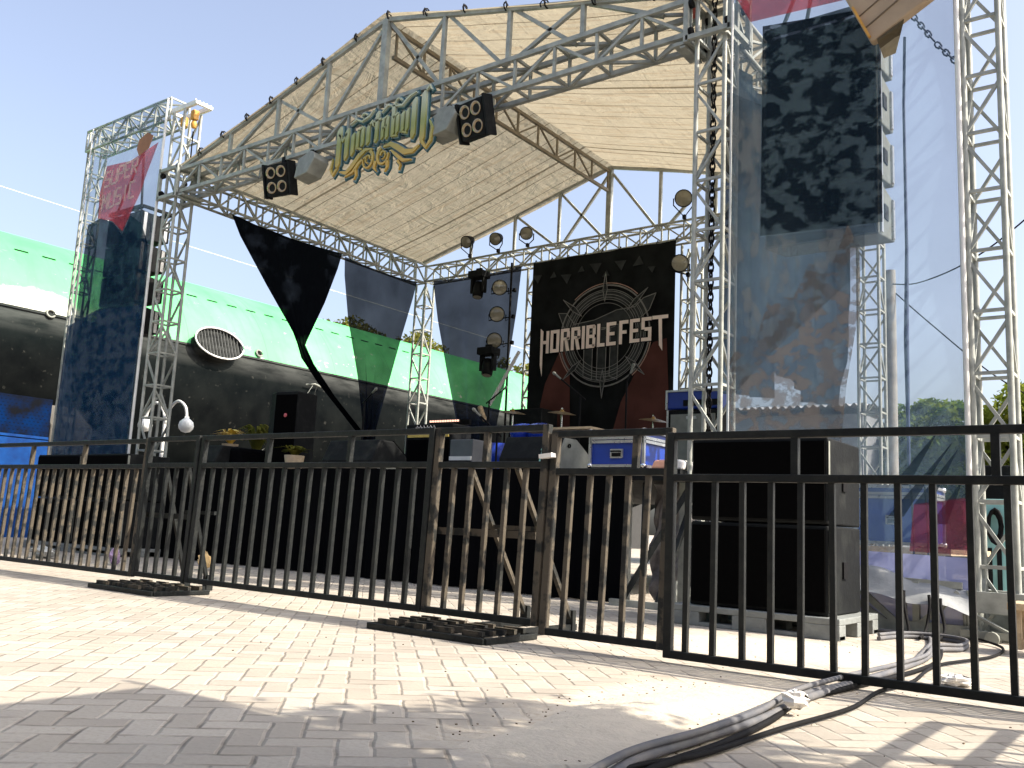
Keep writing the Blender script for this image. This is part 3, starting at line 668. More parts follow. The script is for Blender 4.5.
# ------------------------------------------------------------------ wing banners (printed net) and their frames
M_net=netmat('pale printed net',(.15,.22,.29),.46,(.10,.155,.22),1.2,(.4,.62),.75,(1,1,.5))
M_netdark=netmat('dark blotched net print',(.055,.085,.10),.55,(.008,.016,.026),6.0,(.46,.52),.25,(1,1,1.35),.2)
M_netflag=netmat('red flag net print',(.55,.12,.16),.56,(.45,.08,.11),2,(.4,.6),.7)
M_netwhite=netmat('white lettering net print',(.8,.72,.70),.75,trans=.7)
M_netnavy=netmat('navy figure net print',(.008,.025,.05),.66,(.03,.07,.10),3,(.45,.6),.2,(1,1,1.5))
M_netviolet=netmat('violet white net print',(.45,.48,.75),.66,(.58,.60,.85),2,(.4,.6),.5)
M_netblue=netmat('slate blue net print',(.015,.05,.11),.68,(.07,.11,.17),4,(.44,.56),.35,(1,1,1.3))
def wing_banner(x0,x1,zb,zt,Y,label,left):
    r=thing('net_banner',label,'banner',((x0+x1)/2,Y,zb),'printed net banners on the stage wings')
    W=x1-x0
    def P(u,z,o=0): return (x0+W*u, Y-o, z)
    def sheet(fn0,o,mt,name,zs,n=16,k=30):
        pass
    def f(u,v): return (x0+W*u,Y+.018*math.sin(v*21+u*3)+.012*math.sin(u*13),zb+(zt-zb)*v)
    MB().grid(f,20,60).build('net',M_net,r)
    def pr(name,pts,mt,o):
        # printed shape as a thin ribbon of net directly before the sheet
        MB().poly([P(u,z,o) for u,z in pts],(0,1,0),.002).build(name,mt,r)
    D=.035
    pr('flag_print',[(.30,6.56),(.62,6.50),(.96,6.66),(.84,6.1),(.80,5.86),(.62,5.26),(.46,5.50),(.26,5.62),(.24,6.1)] if left else [(.16,6.6),(.80,6.5),(.62,5.9),(.55,5.52),(.10,5.58),(.02,5.9)],M_netflag,D)
    T=MB()
    S_={'S':[((1,1),(0,1)),((0,1),(0,.5)),((0,.5),(1,.5)),((1,.5),(1,0)),((1,0),(0,0))],'U':[((0,1),(0,0)),((0,0),(1,0)),((1,0),(1,1))],
       'P':[((0,0),(0,1)),((0,1),(1,1)),((1,1),(1,.5)),((1,.5),(0,.5))],'E':[((1,1),(0,1)),((0,1),(0,0)),((0,0),(1,0)),((0,.5),(.8,.5))],
       'R':[((0,0),(0,1)),((0,1),(1,1)),((1,1),(1,.5)),((1,.5),(0,.5)),((.4,.5),(1,0))],'M':[((0,0),(0,1)),((0,1),(.5,.4)),((.5,.4),(1,1)),((1,1),(1,0))],
       'I':[((.5,0),(.5,1))],'C':[((1,1),(0,1)),((0,1),(0,0)),((0,0),(1,0))]}
    for wd,zz,hh in (('SUPER',6.16,.26),('MUSIC',5.74,.28)):
        uu=.31
        for c in wd:
            w=.066
            for (a,b),(c2,d2) in S_[c]:
                q=Vector((x0+W*(uu+a*w),Y-.05,zz+b*hh+.10*(uu-.3)*2)); q2=Vector((x0+W*(uu+c2*w),Y-.05,zz+d2*hh+.10*(uu-.3)*2))
                T.bar(q,q2,.003,.036,ref=(0,1,0)) if False else T.bar(q,q2,.036,.003,ref=(0,1,0))
            uu+=.088
    if left: T.build('flag_lettering',M_netwhite,r)
    MB().poly([P(.74,6.52,.055),P(.86,6.60,.055),P(.90,6.80,.055),P(.82,6.90,.055),P(.72,6.82,.055),P(.70,6.66,.055)],(0,1,0),.003).build('fist_print',mat('brown fist print',(.30,.13,.07),.8),r) if left else None
    if left:
        pr('figure_print',[(.12,5.55),(.30,5.62),(.48,5.46),(.62,5.20),(.70,5.50),(.86,5.30),(.97,4.9),(1.0,3.6),(.95,2.2),(.55,1.9),(.2,2.4),(.1,3.5)],M_netnavy,.03)
        pr('lower_print',[(0.01,3.75),(.4,3.95),(.99,3.9),(.99,.4),(0.01,.4)],M_netblue,.038)
    else:
        pr('figure_print',[(.16,5.50),(.70,5.36),(.695,3.38),(.155,3.42)],M_netdark,.03)
        pr('crowd_print',[(.01,2.25),(.07,2.5),(.14,2.45),(.20,2.85),(.31,2.8),(.38,3.1),(.47,3.0),(.55,3.4),(.60,3.2),(.60,2.7),(.54,2.0),(.50,1.2),(.02,1.2)],netmat('brown crowd net print',(.04,.055,.075),.15,(.24,.205,.18),6.5,(.46,.53),.5,(1,1,1.3),.35),.03)
        pr('folds_print',[(.01,4.9),(.155,4.7),(.155,3.41),(.62,3.37),(.62,3.0),(.20,2.3),(.01,1.9)],netmat('slate folds net print',(.03,.055,.08),.2,(.19,.205,.21),3.6,(.50,.58),.5,(1.6,1.6,.8),.30),.03)
        pr('violet_print',[(.50,.62),(.995,.60),(.995,.06),(.5,.06)],M_netviolet,.036)
        pr('red_print',[(.80,1.0),(.995,1.06),(.995,.62),(.78,.63)],netmat('maroon net print',(.30,.05,.10),.5,(.22,.05,.09),2,(.4,.6),.6),.037)
        m=MB()
        for a in ((.70,.9,.95,1.5),(.80,1.0,.97,1.45),(.72,1.15,.90,1.6),(.86,.85,.98,1.2)):
            m.poly([P(a[0],a[1],.034),P(a[0]+.06,a[1]+.0,.034),P(a[2],a[3],.034)],(0,1,0),.002)
        m.build('dark_rays_print',netmat('dark ray net print',(.02,.04,.06),.5),r)
    m=MB(); m.tube((x0,Y,zb),(x0,Y,zt),.012); m.tube((x1,Y,zb),(x1,Y,zt),.022); m.build('hem_pole',M_white,r)
wing_banner(-2.84,-.50,.35,7.42,-.2,'tall narrow printed net banner with a red flag print, left of the stage',True)
wing_banner(9.46,11.46,.05,7.6,-.27,'large sheer printed net banner in front of the loudspeaker array, right of the stage',False)
box_truss('roof_truss','short top truss above the left net banner','roof truss',(-3.08,0,7.24),(-.45,0,7.24),.17,.19,Y_,Z_,.44,M_alu,.045,.026,'box trusses of the stage roof','warren')
box_truss('roof_truss','short top truss of the right wing above the loudspeaker array','roof truss',(9.4,0,7.3),(11.5,0,7.3),.17,.19,Y_,Z_,.44,M_alu,.045,.026,'box trusses of the stage roof','warren')

# ------------------------------------------------------------------ flown loudspeaker arrays
def array_box(x,y,z,label,tilt):
    r=thing('array_loudspeaker',label,'loudspeaker',(x,y,z),'flown loudspeaker boxes')
    w,h,d=1.08,.54,.56; m=MB()
    a=[(0,-h/2),(0,h/2),(d,h/2-.07),(d,-h/2+.07)]
    m.poly([(x-w/2,y+p,z+q) for p,q in a],(1,0,0),w); m.build('cabinet',M_blackp if x<0 else M_side,r,.012)
    MB().box(x-w/2+.02,x+w/2-.02,y-.02,y-.003,z-h/2+.02,z+h/2-.02).build('grille',M_grille,r)
    m=MB(); xs=x+w/2
    m.box(xs+.001,xs+.012,y+.18,y+.30,z-.07,z+.07); m.build('handle',M_rubber,r)
    m=MB(); m.box(xs+.002,xs+.02,y+.03,y+.09,z-h/2+.03,z+h/2-.03); m.box(xs+.002,xs+.02,y+.44,y+.50,z-h/2+.08,z+h/2-.08); m.build('rigging_bar',M_steel,r)
M_side=mat('grey worn cabinet side',(.13,.145,.135),.7,0,.3,6)
for k,nm in enumerate(('topmost','second','third','lowest')):
    array_box(10.12,.3,5.42-k*.555,f'{nm} black box of the loudspeaker array behind the right net banner',0)
    array_box(-2.3,.3,5.60-k*.555,f'{nm} black box of the loudspeaker array behind the left net banner',0)
for x,z,lab in ((10.12,5.76,'dark lifting frame above the right loudspeaker array'),(-2.3,5.94,'dark lifting frame above the left loudspeaker array')):
    r=thing('lifting_frame',lab,'rigging frame',(x,.3,z),'lifting frames above the loudspeakers')
    m=MB(); m.bar((x-.54,.3,z),(x+.54,.3,z),.06); m.bar((x-.54,.86,z),(x+.54,.86,z),.06)
    for i in (-.54,-.18,.18,.54): m.bar((x+i,.3,z),(x+i,.86,z),.05)
    m.build('beam',M_blackp,r)
    m=MB(); m.bar((x-.4,.35,z+.03),(x,.5,z+1.2),.03); m.bar((x+.4,.35,z+.03),(x,.5,z+1.2),.03); m.bar((x-.35,.8,z+.03),(x,.5,z+1.2),.03); m.build('sling',M_rubber,r)
# tan tarpaulin on the right array top
r=thing('rain_cover','tan folded rain cover hanging over the top of the right loudspeaker array','rain cover',(10.9,.0,5.5))
m=MB(); m.poly([(10.42,-.42,5.83),(10.80,-.42,4.98),(10.84,-.42,4.99),(11.36,-.42,5.28),(11.42,-.42,5.60),(11.30,-.42,6.2),(10.5,-.42,6.2)],(0,1,0),.10); m.build('sheet',M_tan,r,.02)
m=MB(); m.poly([(10.86,-.42,4.97),(11.08,-.42,5.09),(10.98,-.30,4.88),(10.88,-.30,4.86)],(0,0,1),.02); m.build('flap',M_canvas,r)
m=MB(); m.bar((10.66,-.435,5.34),(10.80,-.435,5.02),.02,.035); m.build('strap',M_yellow,r)
m=MB(); m.bar((10.76,-.424,5.12),(11.35,-.424,5.50),.006,.012); m.bar((10.70,-.424,5.24),(11.3,-.424,5.62),.006,.01); m.box(11.05,11.35,-.428,-.421,5.50,5.75); m.build('fold_line',mat('dark seam',(.12,.085,.05),.8),r)
tag(chain([(11.02,.15,5.45),(11.22,.12,5.10),(11.48,.05,4.72)],.022,.06).build('guy_chain',M_blucord),'dark chain slanting from the rain cover to the nearest truss tower','chain')
tag(MB().path([(10.76,.95,5.7),(10.74,.95,5.0),(10.75,.92,3.5),(10.73,.93,2.6),(10.74,.9,1.4)],[.014,.014,.016,.024,.014],6).build('hanging_cable',M_blucord),'dark blue cable hanging straight down behind the right loudspeaker array','cable')

# ------------------------------------------------------------------ stage
r=thing('stage','black draped stage platform on steel legs','stage',(4.3,2.5,0))
MB().box(-.35,9.02,-.32,6.0,1.17,1.27).build('deck',M_blackp,r)
def skf(u,v): return (-.2+8.68*u,-.36-.03*v+(.02+.025*v)*math.sin(u*150)+.015*math.sin(u*61),1.262*(1-v)+.01)
MB().grid(skf,420,8).build('skirt',M_black,r)
for x in (0.3,2.3,4.3,6.3,8.3,8.9):
    for y in (0,2.8,5.6): MB().bar((x,y,0),(x,y,1.17),.06).build('leg',M_alu,r)
MB().grid(lambda u,v:(-.3+.02*math.sin(v*60),-.3+6.2*v,1.2*u),6,80).build('side_skirt',M_black,r)
# grey sheet hanging in the gap right of the skirt
def gapf(u,v): return (8.50+.56*u,.15+.05*math.sin(u*14+v*7)+.04*math.sin(v*19+u*5)+.02*math.sin(u*40+v*33),1.14*(1-v)+.02)
tag(MB().grid(gapf,40,50).build('tarpaulin_sheet',mat('silver crumpled sheet',(.42,.40,.40),.5,0,.5,8,col2=(.16,.15,.16),bump=1,bscale=20)),'crumpled pinkish grey sheet hanging under the right end of the stage','tarpaulin')
r=thing('outrigger_frame','dark steel braces at the foot of the front right tower beside the stage skirt','brace frame',(9,-.3,0))
m=MB(); m.bar((8.55,-.55,.02),(9.05,-.2,1.1),.05); m.bar((8.75,-.5,.02),(8.60,-.2,1.15),.045); m.bar((8.9,-.5,.02),(9.04,-.16,.9),.045); m.build('strut',M_barr,r)
m=MB(); m.bar((8.45,-.55,.03),(9.4,-.55,.03),.06); m.build('foot_beam',M_alu,r)

# ------------------------------------------------------------------ things on the stage
zs=1.275
def cabinet(x0,x1,y0,y1,z1,label,badge=False):
    r=thing('loudspeaker_cabinet',label,'loudspeaker',((x0+x1)/2,y0,zs))
    m=MB(); xm=(x0+x1)/2
    m.poly([(x0,y0+.14,zs),(xm-.05,y0,zs),(x1,y0+.07,zs),(x1-.05,y1,zs),(x0+.1,y1,zs)],(0,0,1),z1-zs); m.build('cabinet',M_blackp,r,.015)
    m=MB(); m.poly([(xm-.04,y0-.012,zs+.05),(x1-.01,y0+.055,zs+.05),(x1-.01,y0+.065,zs+.05),(xm-.04,y0-.002,zs+.05)],(0,0,1),z1-zs-.1); m.build('grille',M_grille,r)
    m=MB(); m.lathe([(.03,0),(.03,.01),(0,.012)],(xm+.17,y0+.015,zs+.84),10,(0,-1,0)); m.build('badge',mat('pink badge',(.6,.12,.14),.5),r)
cabinet(1.78,2.48,.5,.98,2.47,'tall black side fill loudspeaker with a small pink badge at the left of the stage')
def wedge(x0,x1,y,h,label,sidem=None,ang=0):
    r=thing('stage_monitor',label,'stage monitor',((x0+x1)/2,y,zs),'wedge monitors along the stage edge')
    m=MB(); d=.62
    prof=[(0,0),(0,.12),(.12,h),(.36,h+.0),(d,.20),(d,0)]
    m.poly([(x0,y+p,zs+q) for p,q in prof],(1,0,0),x1-x0)
    m.build('cabinet',M_blackp,r,.02)
    m=MB(); m.poly([(x0+.03,y+.385,zs+h-.0),(x1-.03,y+.385,zs+h-.0),(x1-.03,y+.61,zs+.225),(x0+.03,y+.61,zs+.225)],(0,.7,.7),.012); m.build('grille',M_grille,r)
    if sidem:
        m=MB(); m.poly([(x1+.001,y+p,zs+q) for p,q in [(.02,.02),(.02,.12),(.13,h-.02),(.35,h-.02),(d-.02,.2),(d-.02,.02)]],(1,0,0),.012); m.build('side_panel',sidem,r)
        m=MB(); m.lathe([(.022,0),(.022,.02)],(x1+.01,y+.2,zs+h-.1),8,(1,0,0)); m.build('knob',M_rubber,r)
    return r
wedge(1.30,2.2-.55,-.15,.36,'small dark wedge monitor in front of the tall side fill loudspeaker')
wedge(3.95,4.85,-.2,.38,'dark wedge monitor at the middle left of the stage edge')
wedge(6.85,7.60,-.28,.36,'large wedge monitor with a pale grey side panel beside the blue flight case',M_grey)
tag(MB().cbox((1.6,.35,zs+.17),(.55,.5,.34)).build('covered_monitor',M_black,None,.05),'low dark cloth covered box beside the plants','covered box')
o=tag(MB().cbox((7.35,.15,zs+.46),(.95,.30,.025)).build('plank',M_wood),'thin plank lying across the top of the large wedge monitor','plank')
m=MB(); m.path([(7.6,-.2,zs+.40),(7.45,-.3,zs+.25),(7.40,-.32,zs+.02)],.008,5); m.path([(7.45,-.18,zs+.38),(7.40,-.27,zs+.2)],.008,5)
tag(m.build('loose_wire',M_cyan),'pale thin wire draped over the large wedge monitor','wire')
def flight_case(x0,x1,y0,y1,z0,z1,label,name='flight_case'):
    r=thing(name,label,'flight case',((x0+x1)/2,y0,z0))
    MB().box(x0+.01,x1-.01,y0+.01,y1-.01,z0+.01,z1-.01).build('body',M_blue,r)
    zl=z1-.10
    m=MB(); e=.028
    for z in (z0+e/2,zl-.018,zl+.018,z1-e/2):
        m.bar((x0,y0,z),(x1,y0,z),e); m.bar((x0,y1,z),(x1,y1,z),e); m.bar((x0,y0,z),(x0,y1,z),e); m.bar((x1,y0,z),(x1,y1,z),e)
    for x in (x0,x1):
        for y in (y0,y1): m.bar((x,y,z0),(x,y,z1),e)
    m.build('edge_trim',M_steel,r)
    m=MB()
    for x in (x0,x1):
        for y in (y0,y1):
            for z in (z0+.015,z1-.015): m.lathe([(0,-.03),(.022,-.022),(.032,0),(.022,.022),(0,.03)],(x,y,z),10)
    m.build('ball_corner',M_chrome,r)
    xm=(x0+x1)/2; zm=(z0+zl)/2
    m=MB(); m.box(xm-.07,xm+.07,y0-.006,y0+.012,zm-.045,zm+.045); hd=m.build('handle_dish',M_steel,r)
    m=MB(); m.box(xm-.05,xm+.05,y0-.012,y0-.005,zm-.03,zm+.005); m.path([(xm-.05,y0-.01,zm+.02),(xm-.05,y0-.03,zm+.02),(xm+.05,y0-.03,zm+.02),(xm+.05,y0-.01,zm+.02)],.008,6); m.build('handle',M_rubber,hd)
flight_case(8.02,8.62,-.3,.25,zs+.02,zs+.39,'blue flight case with bright metal edges standing on the right stage edge')
o=MB(); o.poly([(8.68,-.28,zs+.005),(8.86,-.28,zs+.005),(8.93,-.28,zs+.10),(8.72,-.28,zs+.09)],(0,1,0),.3); tag(o.build('cloth_bundle',M_pink,None,.02),'salmon folded cloth lying on the right stage edge','cloth')
o=MB(); o.poly([(8.86,-.26,zs+.005),(9.0,-.26,zs+.005),(9.01,-.26,zs+.07),(8.98,-.26,zs+.10),(8.90,-.26,zs+.09)],(0,1,0),.28); tag(o.build('paper_bundle',M_paper,None,.015),'white folded paper bundle at the right stage corner','paper')
# amplifier stack
r=thing('guitar_amplifier','tall amplifier stack with a blue head at the right of the stage','amplifier',(7.5,3,zs))
MB().box(7.16,7.92,3.0,3.4,zs,2.33).build('cabinet',M_blackp,r,.02); MB().box(7.22,7.86,2.985,3.0,zs+.08,2.27).build('grille',M_grey,r)
MB().box(7.14,7.94,3.0,3.36,2.34,2.60).build('head',M_blue,r,.02); MB().box(7.40,7.90,2.985,3.0,2.38,2.46).build('control_panel',M_blackp,r)
m=MB()
for a in ((7.14,7.17,2.98,3.0,2.34,2.6),(7.91,7.94,2.98,3.0,2.34,2.6),(7.17,7.91,2.98,3.0,2.575,2.6),(7.16,7.19,2.98,2.985,zs,2.33)): m.box(*a)
m.build('edge_trim',M_steel,r)
MB().box(7.45,7.60,2.975,2.984,2.20,2.24).build('name_plate',M_steel,r)
r=thing('guitar_amplifier','black amplifier with a gold control strip behind the middle left monitor','amplifier',(4.5,1,zs))
MB().box(4.25,5.08,1.0,1.4,zs,1.98).build('cabinet',M_blackp,r,.02); MB().box(4.30,5.03,.985,1.0,1.80,1.88).build('control_panel',M_gold,r); MB().box(4.3,5.03,.985,1.0,zs+.05,1.77).build('grille',M_grille,r)
m=MB()
for k in range(6): m.path([(4.45+k*.06,.98,1.925),(4.47+k*.06,.98,1.955),(4.49+k*.06,.98,1.925)],.006,5)
m.build('script_badge',M_paper,r)
r=thing('mixer_rack','low silver equipment rack right of the black amplifier','equipment rack',(5.3,1,zs))
MB().box(5.14,5.52,.9,1.3,zs+.08,1.75).build('body',mat('dull steel case',(.13,.135,.15),.5,.3,.3,5),r,.01); MB().box(5.16,5.5,.885,.9,zs+.2,1.4).build('panel',M_rubber,r); MB().box(5.15,5.51,.88,.9,1.48,1.53).build('label_strip',M_paper,r)
tag(MB().box(4.55,4.95,-.1,.2,zs,zs+.05).box(4.6,4.9,-.06,.16,zs+.05,zs+.09).build('pedal_board',M_grey,None,.008),'grey effect pedal board on the floor before the black amplifier','pedal board')
# drum kit
r=thing('drum_kit','blue drum kit with brass cymbals at the centre of the stage','drum kit',(5.6,2.3,zs))
ax=(.25,-1,0)
m=MB(); m.lathe([(.27,-.2),(.28,-.2),(.28,.2),(.27,.2)],(5.35,2.3,zs+.30),24,ax); bd=m.build('bass_drum',M_drum,r)
m=MB(); m.lathe([(.27,.19),(0,.2)],(5.35,2.3,zs+.30),24,ax); m.build('drum_head',M_headglow,bd)  # drum head given its own blue glow; there is no lamp in it
for x,z in ((5.2,.72),(5.5,.72)):
    q=MB(); q.lathe([(0,-.1),(.15,-.1),(.155,0),(.15,.1),(0,.1)],(x,2.35,zs+z),18,(.1,-.4,1)); q.build('tom',M_drum,r)
q=MB(); q.lathe([(0,-.2),(.2,-.2),(.2,.2),(0,.2)],(4.95,2.2,zs+.35),18); q.build('floor_tom',M_drum,r)
for x,y,z in ((6.95,3.0,.92),(5.85,2.4,.98),(4.85,2.6,1.05)):
    q=MB(); q.lathe([(.20,0),(.1,.025),(.03,.035),(.02,.06),(0,.06)],(x,y,zs+z),20,(.15,-.1,1)); q.build('cymbal',M_cym,r)
    q=MB(); q.tube((x,y,zs+.2),(x,y,zs+z+.08),.012)
    for t in (0,2.1,4.2): q.tube((x,y,zs+.3),(x+.25*math.cos(t),y+.25*math.sin(t),zs),.01)
    q.build('cymbal_stand',M_chrome,r)
def mic(x,y,h,boom,label):
    r=thing('microphone_stand',label,'microphone stand',(x,y,zs),'microphone stands on the stage')
    m=MB(); m.tube((x,y,zs),(x,y,zs+h),.013); m.tube((x,y,zs+.01),(x,y,zs+.03),.14,n=16); m.build('stand',M_rubber,r)
    e=Vector(boom)+Vector((x,y,zs+h)); m=MB(); m.tube((x-boom[0]*.25,y-boom[1]*.25,zs+h-boom[2]*.25),e,.011); m.build('boom',M_rubber,r)
    m=MB(); d=Vector(boom).normalized(); m.tube(e,e+d*.10,.012,.016,10); m.lathe([(.018,0),(.024,.02),(.016,.045),(0,.05)],e+d*.10,10,d); m.build('microphone',M_grey,r)
mic(6.4,2.0,1.15,(-.25,-.1,.22),'tall black microphone stand before the lower part of the festival backdrop')
mic(6.75,2.6,1.4,(.05,0,.12),'thin straight microphone stand left of the blue headed amplifier')
mic(4.4,2.6,1.25,(.3,-.1,.12),'microphone stand with a tilted boom before the rear net drape')
mic(5.9,.9,.55,(-.2,-.1,.2),'short microphone stand in front of the blue drum kit')
mic(3.2,1.2,1.1,(.25,-.1,.1),'microphone stand between the side fill loudspeaker and the black amplifier')
tag(MB().tube((2.9,4.5,2.78),(3.5,4.5,3.70),.03).build('steel_tube',M_white),'pale steel tube leaning against the rear tower below the lamps','tube')
tag(MB().tube((2.85,4.3,2.72),(2.98,4.3,2.48),.05,.035).build('torch_lamp',M_wood),'small pale cylindrical lamp below the end of the leaning steel tube','lamp')
r=thing('led_strip','dark bar with a row of small lit pink lamps at the rear left','led bar',(1.3,5,2.6))
MB().box(1.05,2.05,5.0,5.06,2.52,2.62).build('bar',M_rubber,r)
m=MB()
for k in range(12): m.cbox((1.10+k*.062,4.99,2.60),(.035,.02,.035))
m.build('lamp_row',M_led,r)
MB().bar((1.5,5.03,zs),(1.5,5.03,2.55),.03).build('stand',M_rubber,r)
o=tag(MB().box(3.05,3.75,4.9,5.4,zs,2.75).box(3.1,3.7,4.88,4.9,1.5,2.3).build('rear_cabinet',M_blackp,None,.02),'dark cabinet behind the drum kit at the rear of the stage','cabinet')
tag(MB().poly([(2.62,6.4,2.45),(3.1,6.4,2.5),(3.05,6.4,2.95),(2.66,6.4,2.98)],(0,1,0),.02).build('red_poster',mat('red and white poster',(.75,.10,.06),.6,0,.2,14,col2=(.85,.7,.6),thr=(.55,.6))),'small red and white poster behind the foot of the rear left lamp tower','poster')
o=MB()
for k in range(7): o.box(3.6+k*.22,3.75+k*.22,3.4,3.8,zs,zs+random.uniform(.5,1.15))
tag(o.build('equipment_row',M_blackp,None,.02),'row of dark equipment cases along the back of the stage','equipment cases')

# ------------------------------------------------------------------ subwoofers
def sub(x0,x1,y0,y1,z0,z1,label,grp):
    r=thing('subwoofer',label,'subwoofer',((x0+x1)/2,y0,z0),grp)
    cb_=MB().box(x0,x1,y0+.015,y1,z0+.003,z1-.003).build('cabinet',M_blackp,r,.012)
    MB().box(x0+.02,x1-.02,y0,y0+.013,z0+.03,z1-.03).build('grille',M_grille,r)
    m=MB(); yh=(y0+y1)/2; zh=(z0+z1)/2
    m.box(x1+.001,x1+.014,yh-.06,yh+.03,zh-.06,zh+.06); m.build('handle_dish',M_rubber,cb_)
    m=MB(); m.box(x1+.002,x1+.006,y0+.02,y0+.05,z0+.03,z1-.03); m.build('edge_trim',M_grey,r)
sub(9.70,10.76,-1.5,-.72,.15,.785,'lower black subwoofer on the grey pallet behind the right barrier','subwoofers right of the stage')
sub(9.70,10.76,-1.5,-.72,.79,1.42,'upper black subwoofer of the right stack behind the right barrier','subwoofers right of the stage')
for i,x in enumerate((-1.7,-.42)):
    for j in range(2):
        sub(x,x+1.24,-1.0,-.32,.12+j*.66,.775+j*.66,f'{("lower","upper")[j]} black subwoofer of the {("outer","inner")[i]} stack left of the stage','subwoofers left of the stage')
def pallet(x0,x1,y0,y1,h,label):
    r=thing('pallet',label,'pallet',((x0+x1)/2,y0,0),'pallets under the subwoofers')
    MB().box(x0,x1,y0,y1,h-.045,h).build('top_board',M_pall,r,.006)
    w=x1-x0
    for k in range(3):
        xc=x0+.13+(w-.26)*k/2
        for y in (y0,(y0+y1)/2-.06,y1-.14):
            MB().box(xc-.13,xc+.13,y+.0,y+.14,.0,h-.045).build('block',M_pall,r,.006)
    MB().box(x0,x1,y0+.004,y0+.12,.004,.03).build('bottom_board',M_pall,r); MB().box(x0,x1,y1-.12,y1-.004,.004,.03).build('bottom_board',M_pall,r)
pallet(9.55,10.86,-1.56,-.62,.148,'grey plastic pallet under the right subwoofer stack')
pallet(-1.8,.9,-1.05,-.25,.115,'grey pallet under the left subwoofer stacks')

# ------------------------------------------------------------------ crowd barriers
def barrier(x0,x1,zb,bars,ups,label,lean=0,mt=None,mt2=None,rz=0,origin=None):
    grp='black steel crowd barriers'
    mt=mt or M_barr; mt2=mt2 or mt; y=-3.6
    r=thing('crowd_barrier',label,'barrier',((x0+x1)/2,y,0),grp)
    zt=zb+1.15; zm=zb+.925
    def Y(z): return y+lean*(z-zb)
    m=MB(); m.bar((x0,Y(zt),zt),(x1,Y(zt),zt),.04,.04); m.build('top_rail',mt,r,.004)
    m=MB(); m.bar((x0,Y(zm),zm),(x1,Y(zm),zm),.04,.04); m.build('middle_rail',mt,r,.004)
    m=MB(); m.bar((x0,Y(zb),zb),(x1,Y(zb),zb),.04,.04); m.build('bottom_rail',mt,r,.004)
    for x in (x0,x1):
        m=MB(); m.bar((x,Y(zb-.02),zb-.02),(x,Y(zt+.02),zt+.02),.045,.045,ref=(0,1,0)); m.build('end_post',mt2,r,.004)
    for x in bars:
        m=MB(); m.bar((x+random.uniform(-.006,.006),Y(zb)+.002,zb+.018),(x,Y(zm)+.002,zm-.018),.028,.028,ref=(0,1,0)); m.build('bar',mt2,r)
    for x in ups:
        m=MB(); m.bar((x,Y(zm),zm+.018),(x,Y(zt),zt-.018),.036,.036,ref=(0,1,0)); m.build('upright',mt2,r)
    return r
def rng(a,b,n): return [a+(b-a)*(k+1)/(n+1) for k in range(n)]
barrier(2.35,5.50,.11,rng(2.35,5.50,21),[3.45,4.45],'leftmost barrier panel in front of the left subwoofers',.03,None,M_barrw)
barrier(5.55,6.26,.12,rng(5.55,6.26,4),[],'narrow barrier panel with a steel foot grid, between the two long left panels',.02)
barrier(6.32,8.83,.12,rng(6.32,8.83,16),[7.15,8.05],'long barrier panel in front of the black stage skirt',.03)
barrier(8.88,9.74,.12,rng(8.88,9.74,5),[9.28],'barrier gate panel with a cross bar and a steel foot grid in front',.04,None,M_barrw)
barrier(9.80,10.56,.08,rng(9.80,10.56,5),[10.35],'barrier panel with rusty bars just left of the right subwoofers',.05,None,M_barrw)
barrier(10.60,13.08,.045,[10.70+.152*k for k in range(16)],[11.28,12.18],'nearest plain barrier panel at the right in front of the subwoofers')
# side run of the barrier going towards the viewer's right, outside the frame (its shadow falls in view)
def side_barrier():
    r=thing('crowd_barrier','barrier panel turned towards us beyond the right edge','barrier',(13.16,-4.9,0),'black steel crowd barriers')
    x=13.26; y0,y1=-3.80,-6.2
    for z,nm in ((1.19,'top_rail'),(.955,'middle_rail'),(.05,'bottom_rail')):
        MB().bar((x,y0,z),(x,y1,z),.04,.04).build(nm,M_barr,r)
    for y in (y0,y1): MB().bar((x,y,.0),(x,y,1.2),.05).build('end_post',M_barr,r)
    k=0
    y=y0-.3
    while y>y1+.1: MB().bar((x,y,.06),(x,y,.94),.026).build('bar',M_barr,r); y-=.16
side_barrier()
# foot grids and braces of the two gate panels
def foot_grid(xa,xb,ya,yb,label):
    r=thing('foot_grid',label,'barrier foot',((xa+xb)/2,ya,0),'steel foot grids of the barriers')
    m=MB(); m.bar((xa,ya,.02),(xb,ya,.02),.03,.034); m.bar((xa,yb,.02),(xb,yb,.02),.03,.034); m.bar((xa,ya,.02),(xa,yb,.02),.03,.034); m.bar((xb,ya,.02),(xb,yb,.02),.03,.034)
    for t in (.25,.5,.75): x=xa+(xb-xa)*t; m.bar((x,ya,.018),(x,yb,.018),.03,.026)
    m.build('frame',M_barr,r,.003)
    for i in range(4):
        for j in range(5):
            x=xa+(xb-xa)*(i+.5)/4+random.uniform(-.01,.01); yy=ya+(yb-ya)*(j+.5)/5
            MB().bar((x-.075,yy,.050),(x+.075,yy,.050),.028,.030).build('cross_tube',M_barrw,r)
foot_grid(8.70,9.62,-3.92,-3.42,'steel grid foot lying under the barrier gate panel at the middle')
foot_grid(5.42,6.35,-3.92,-3.42,'steel grid foot lying under the narrow left barrier panel')
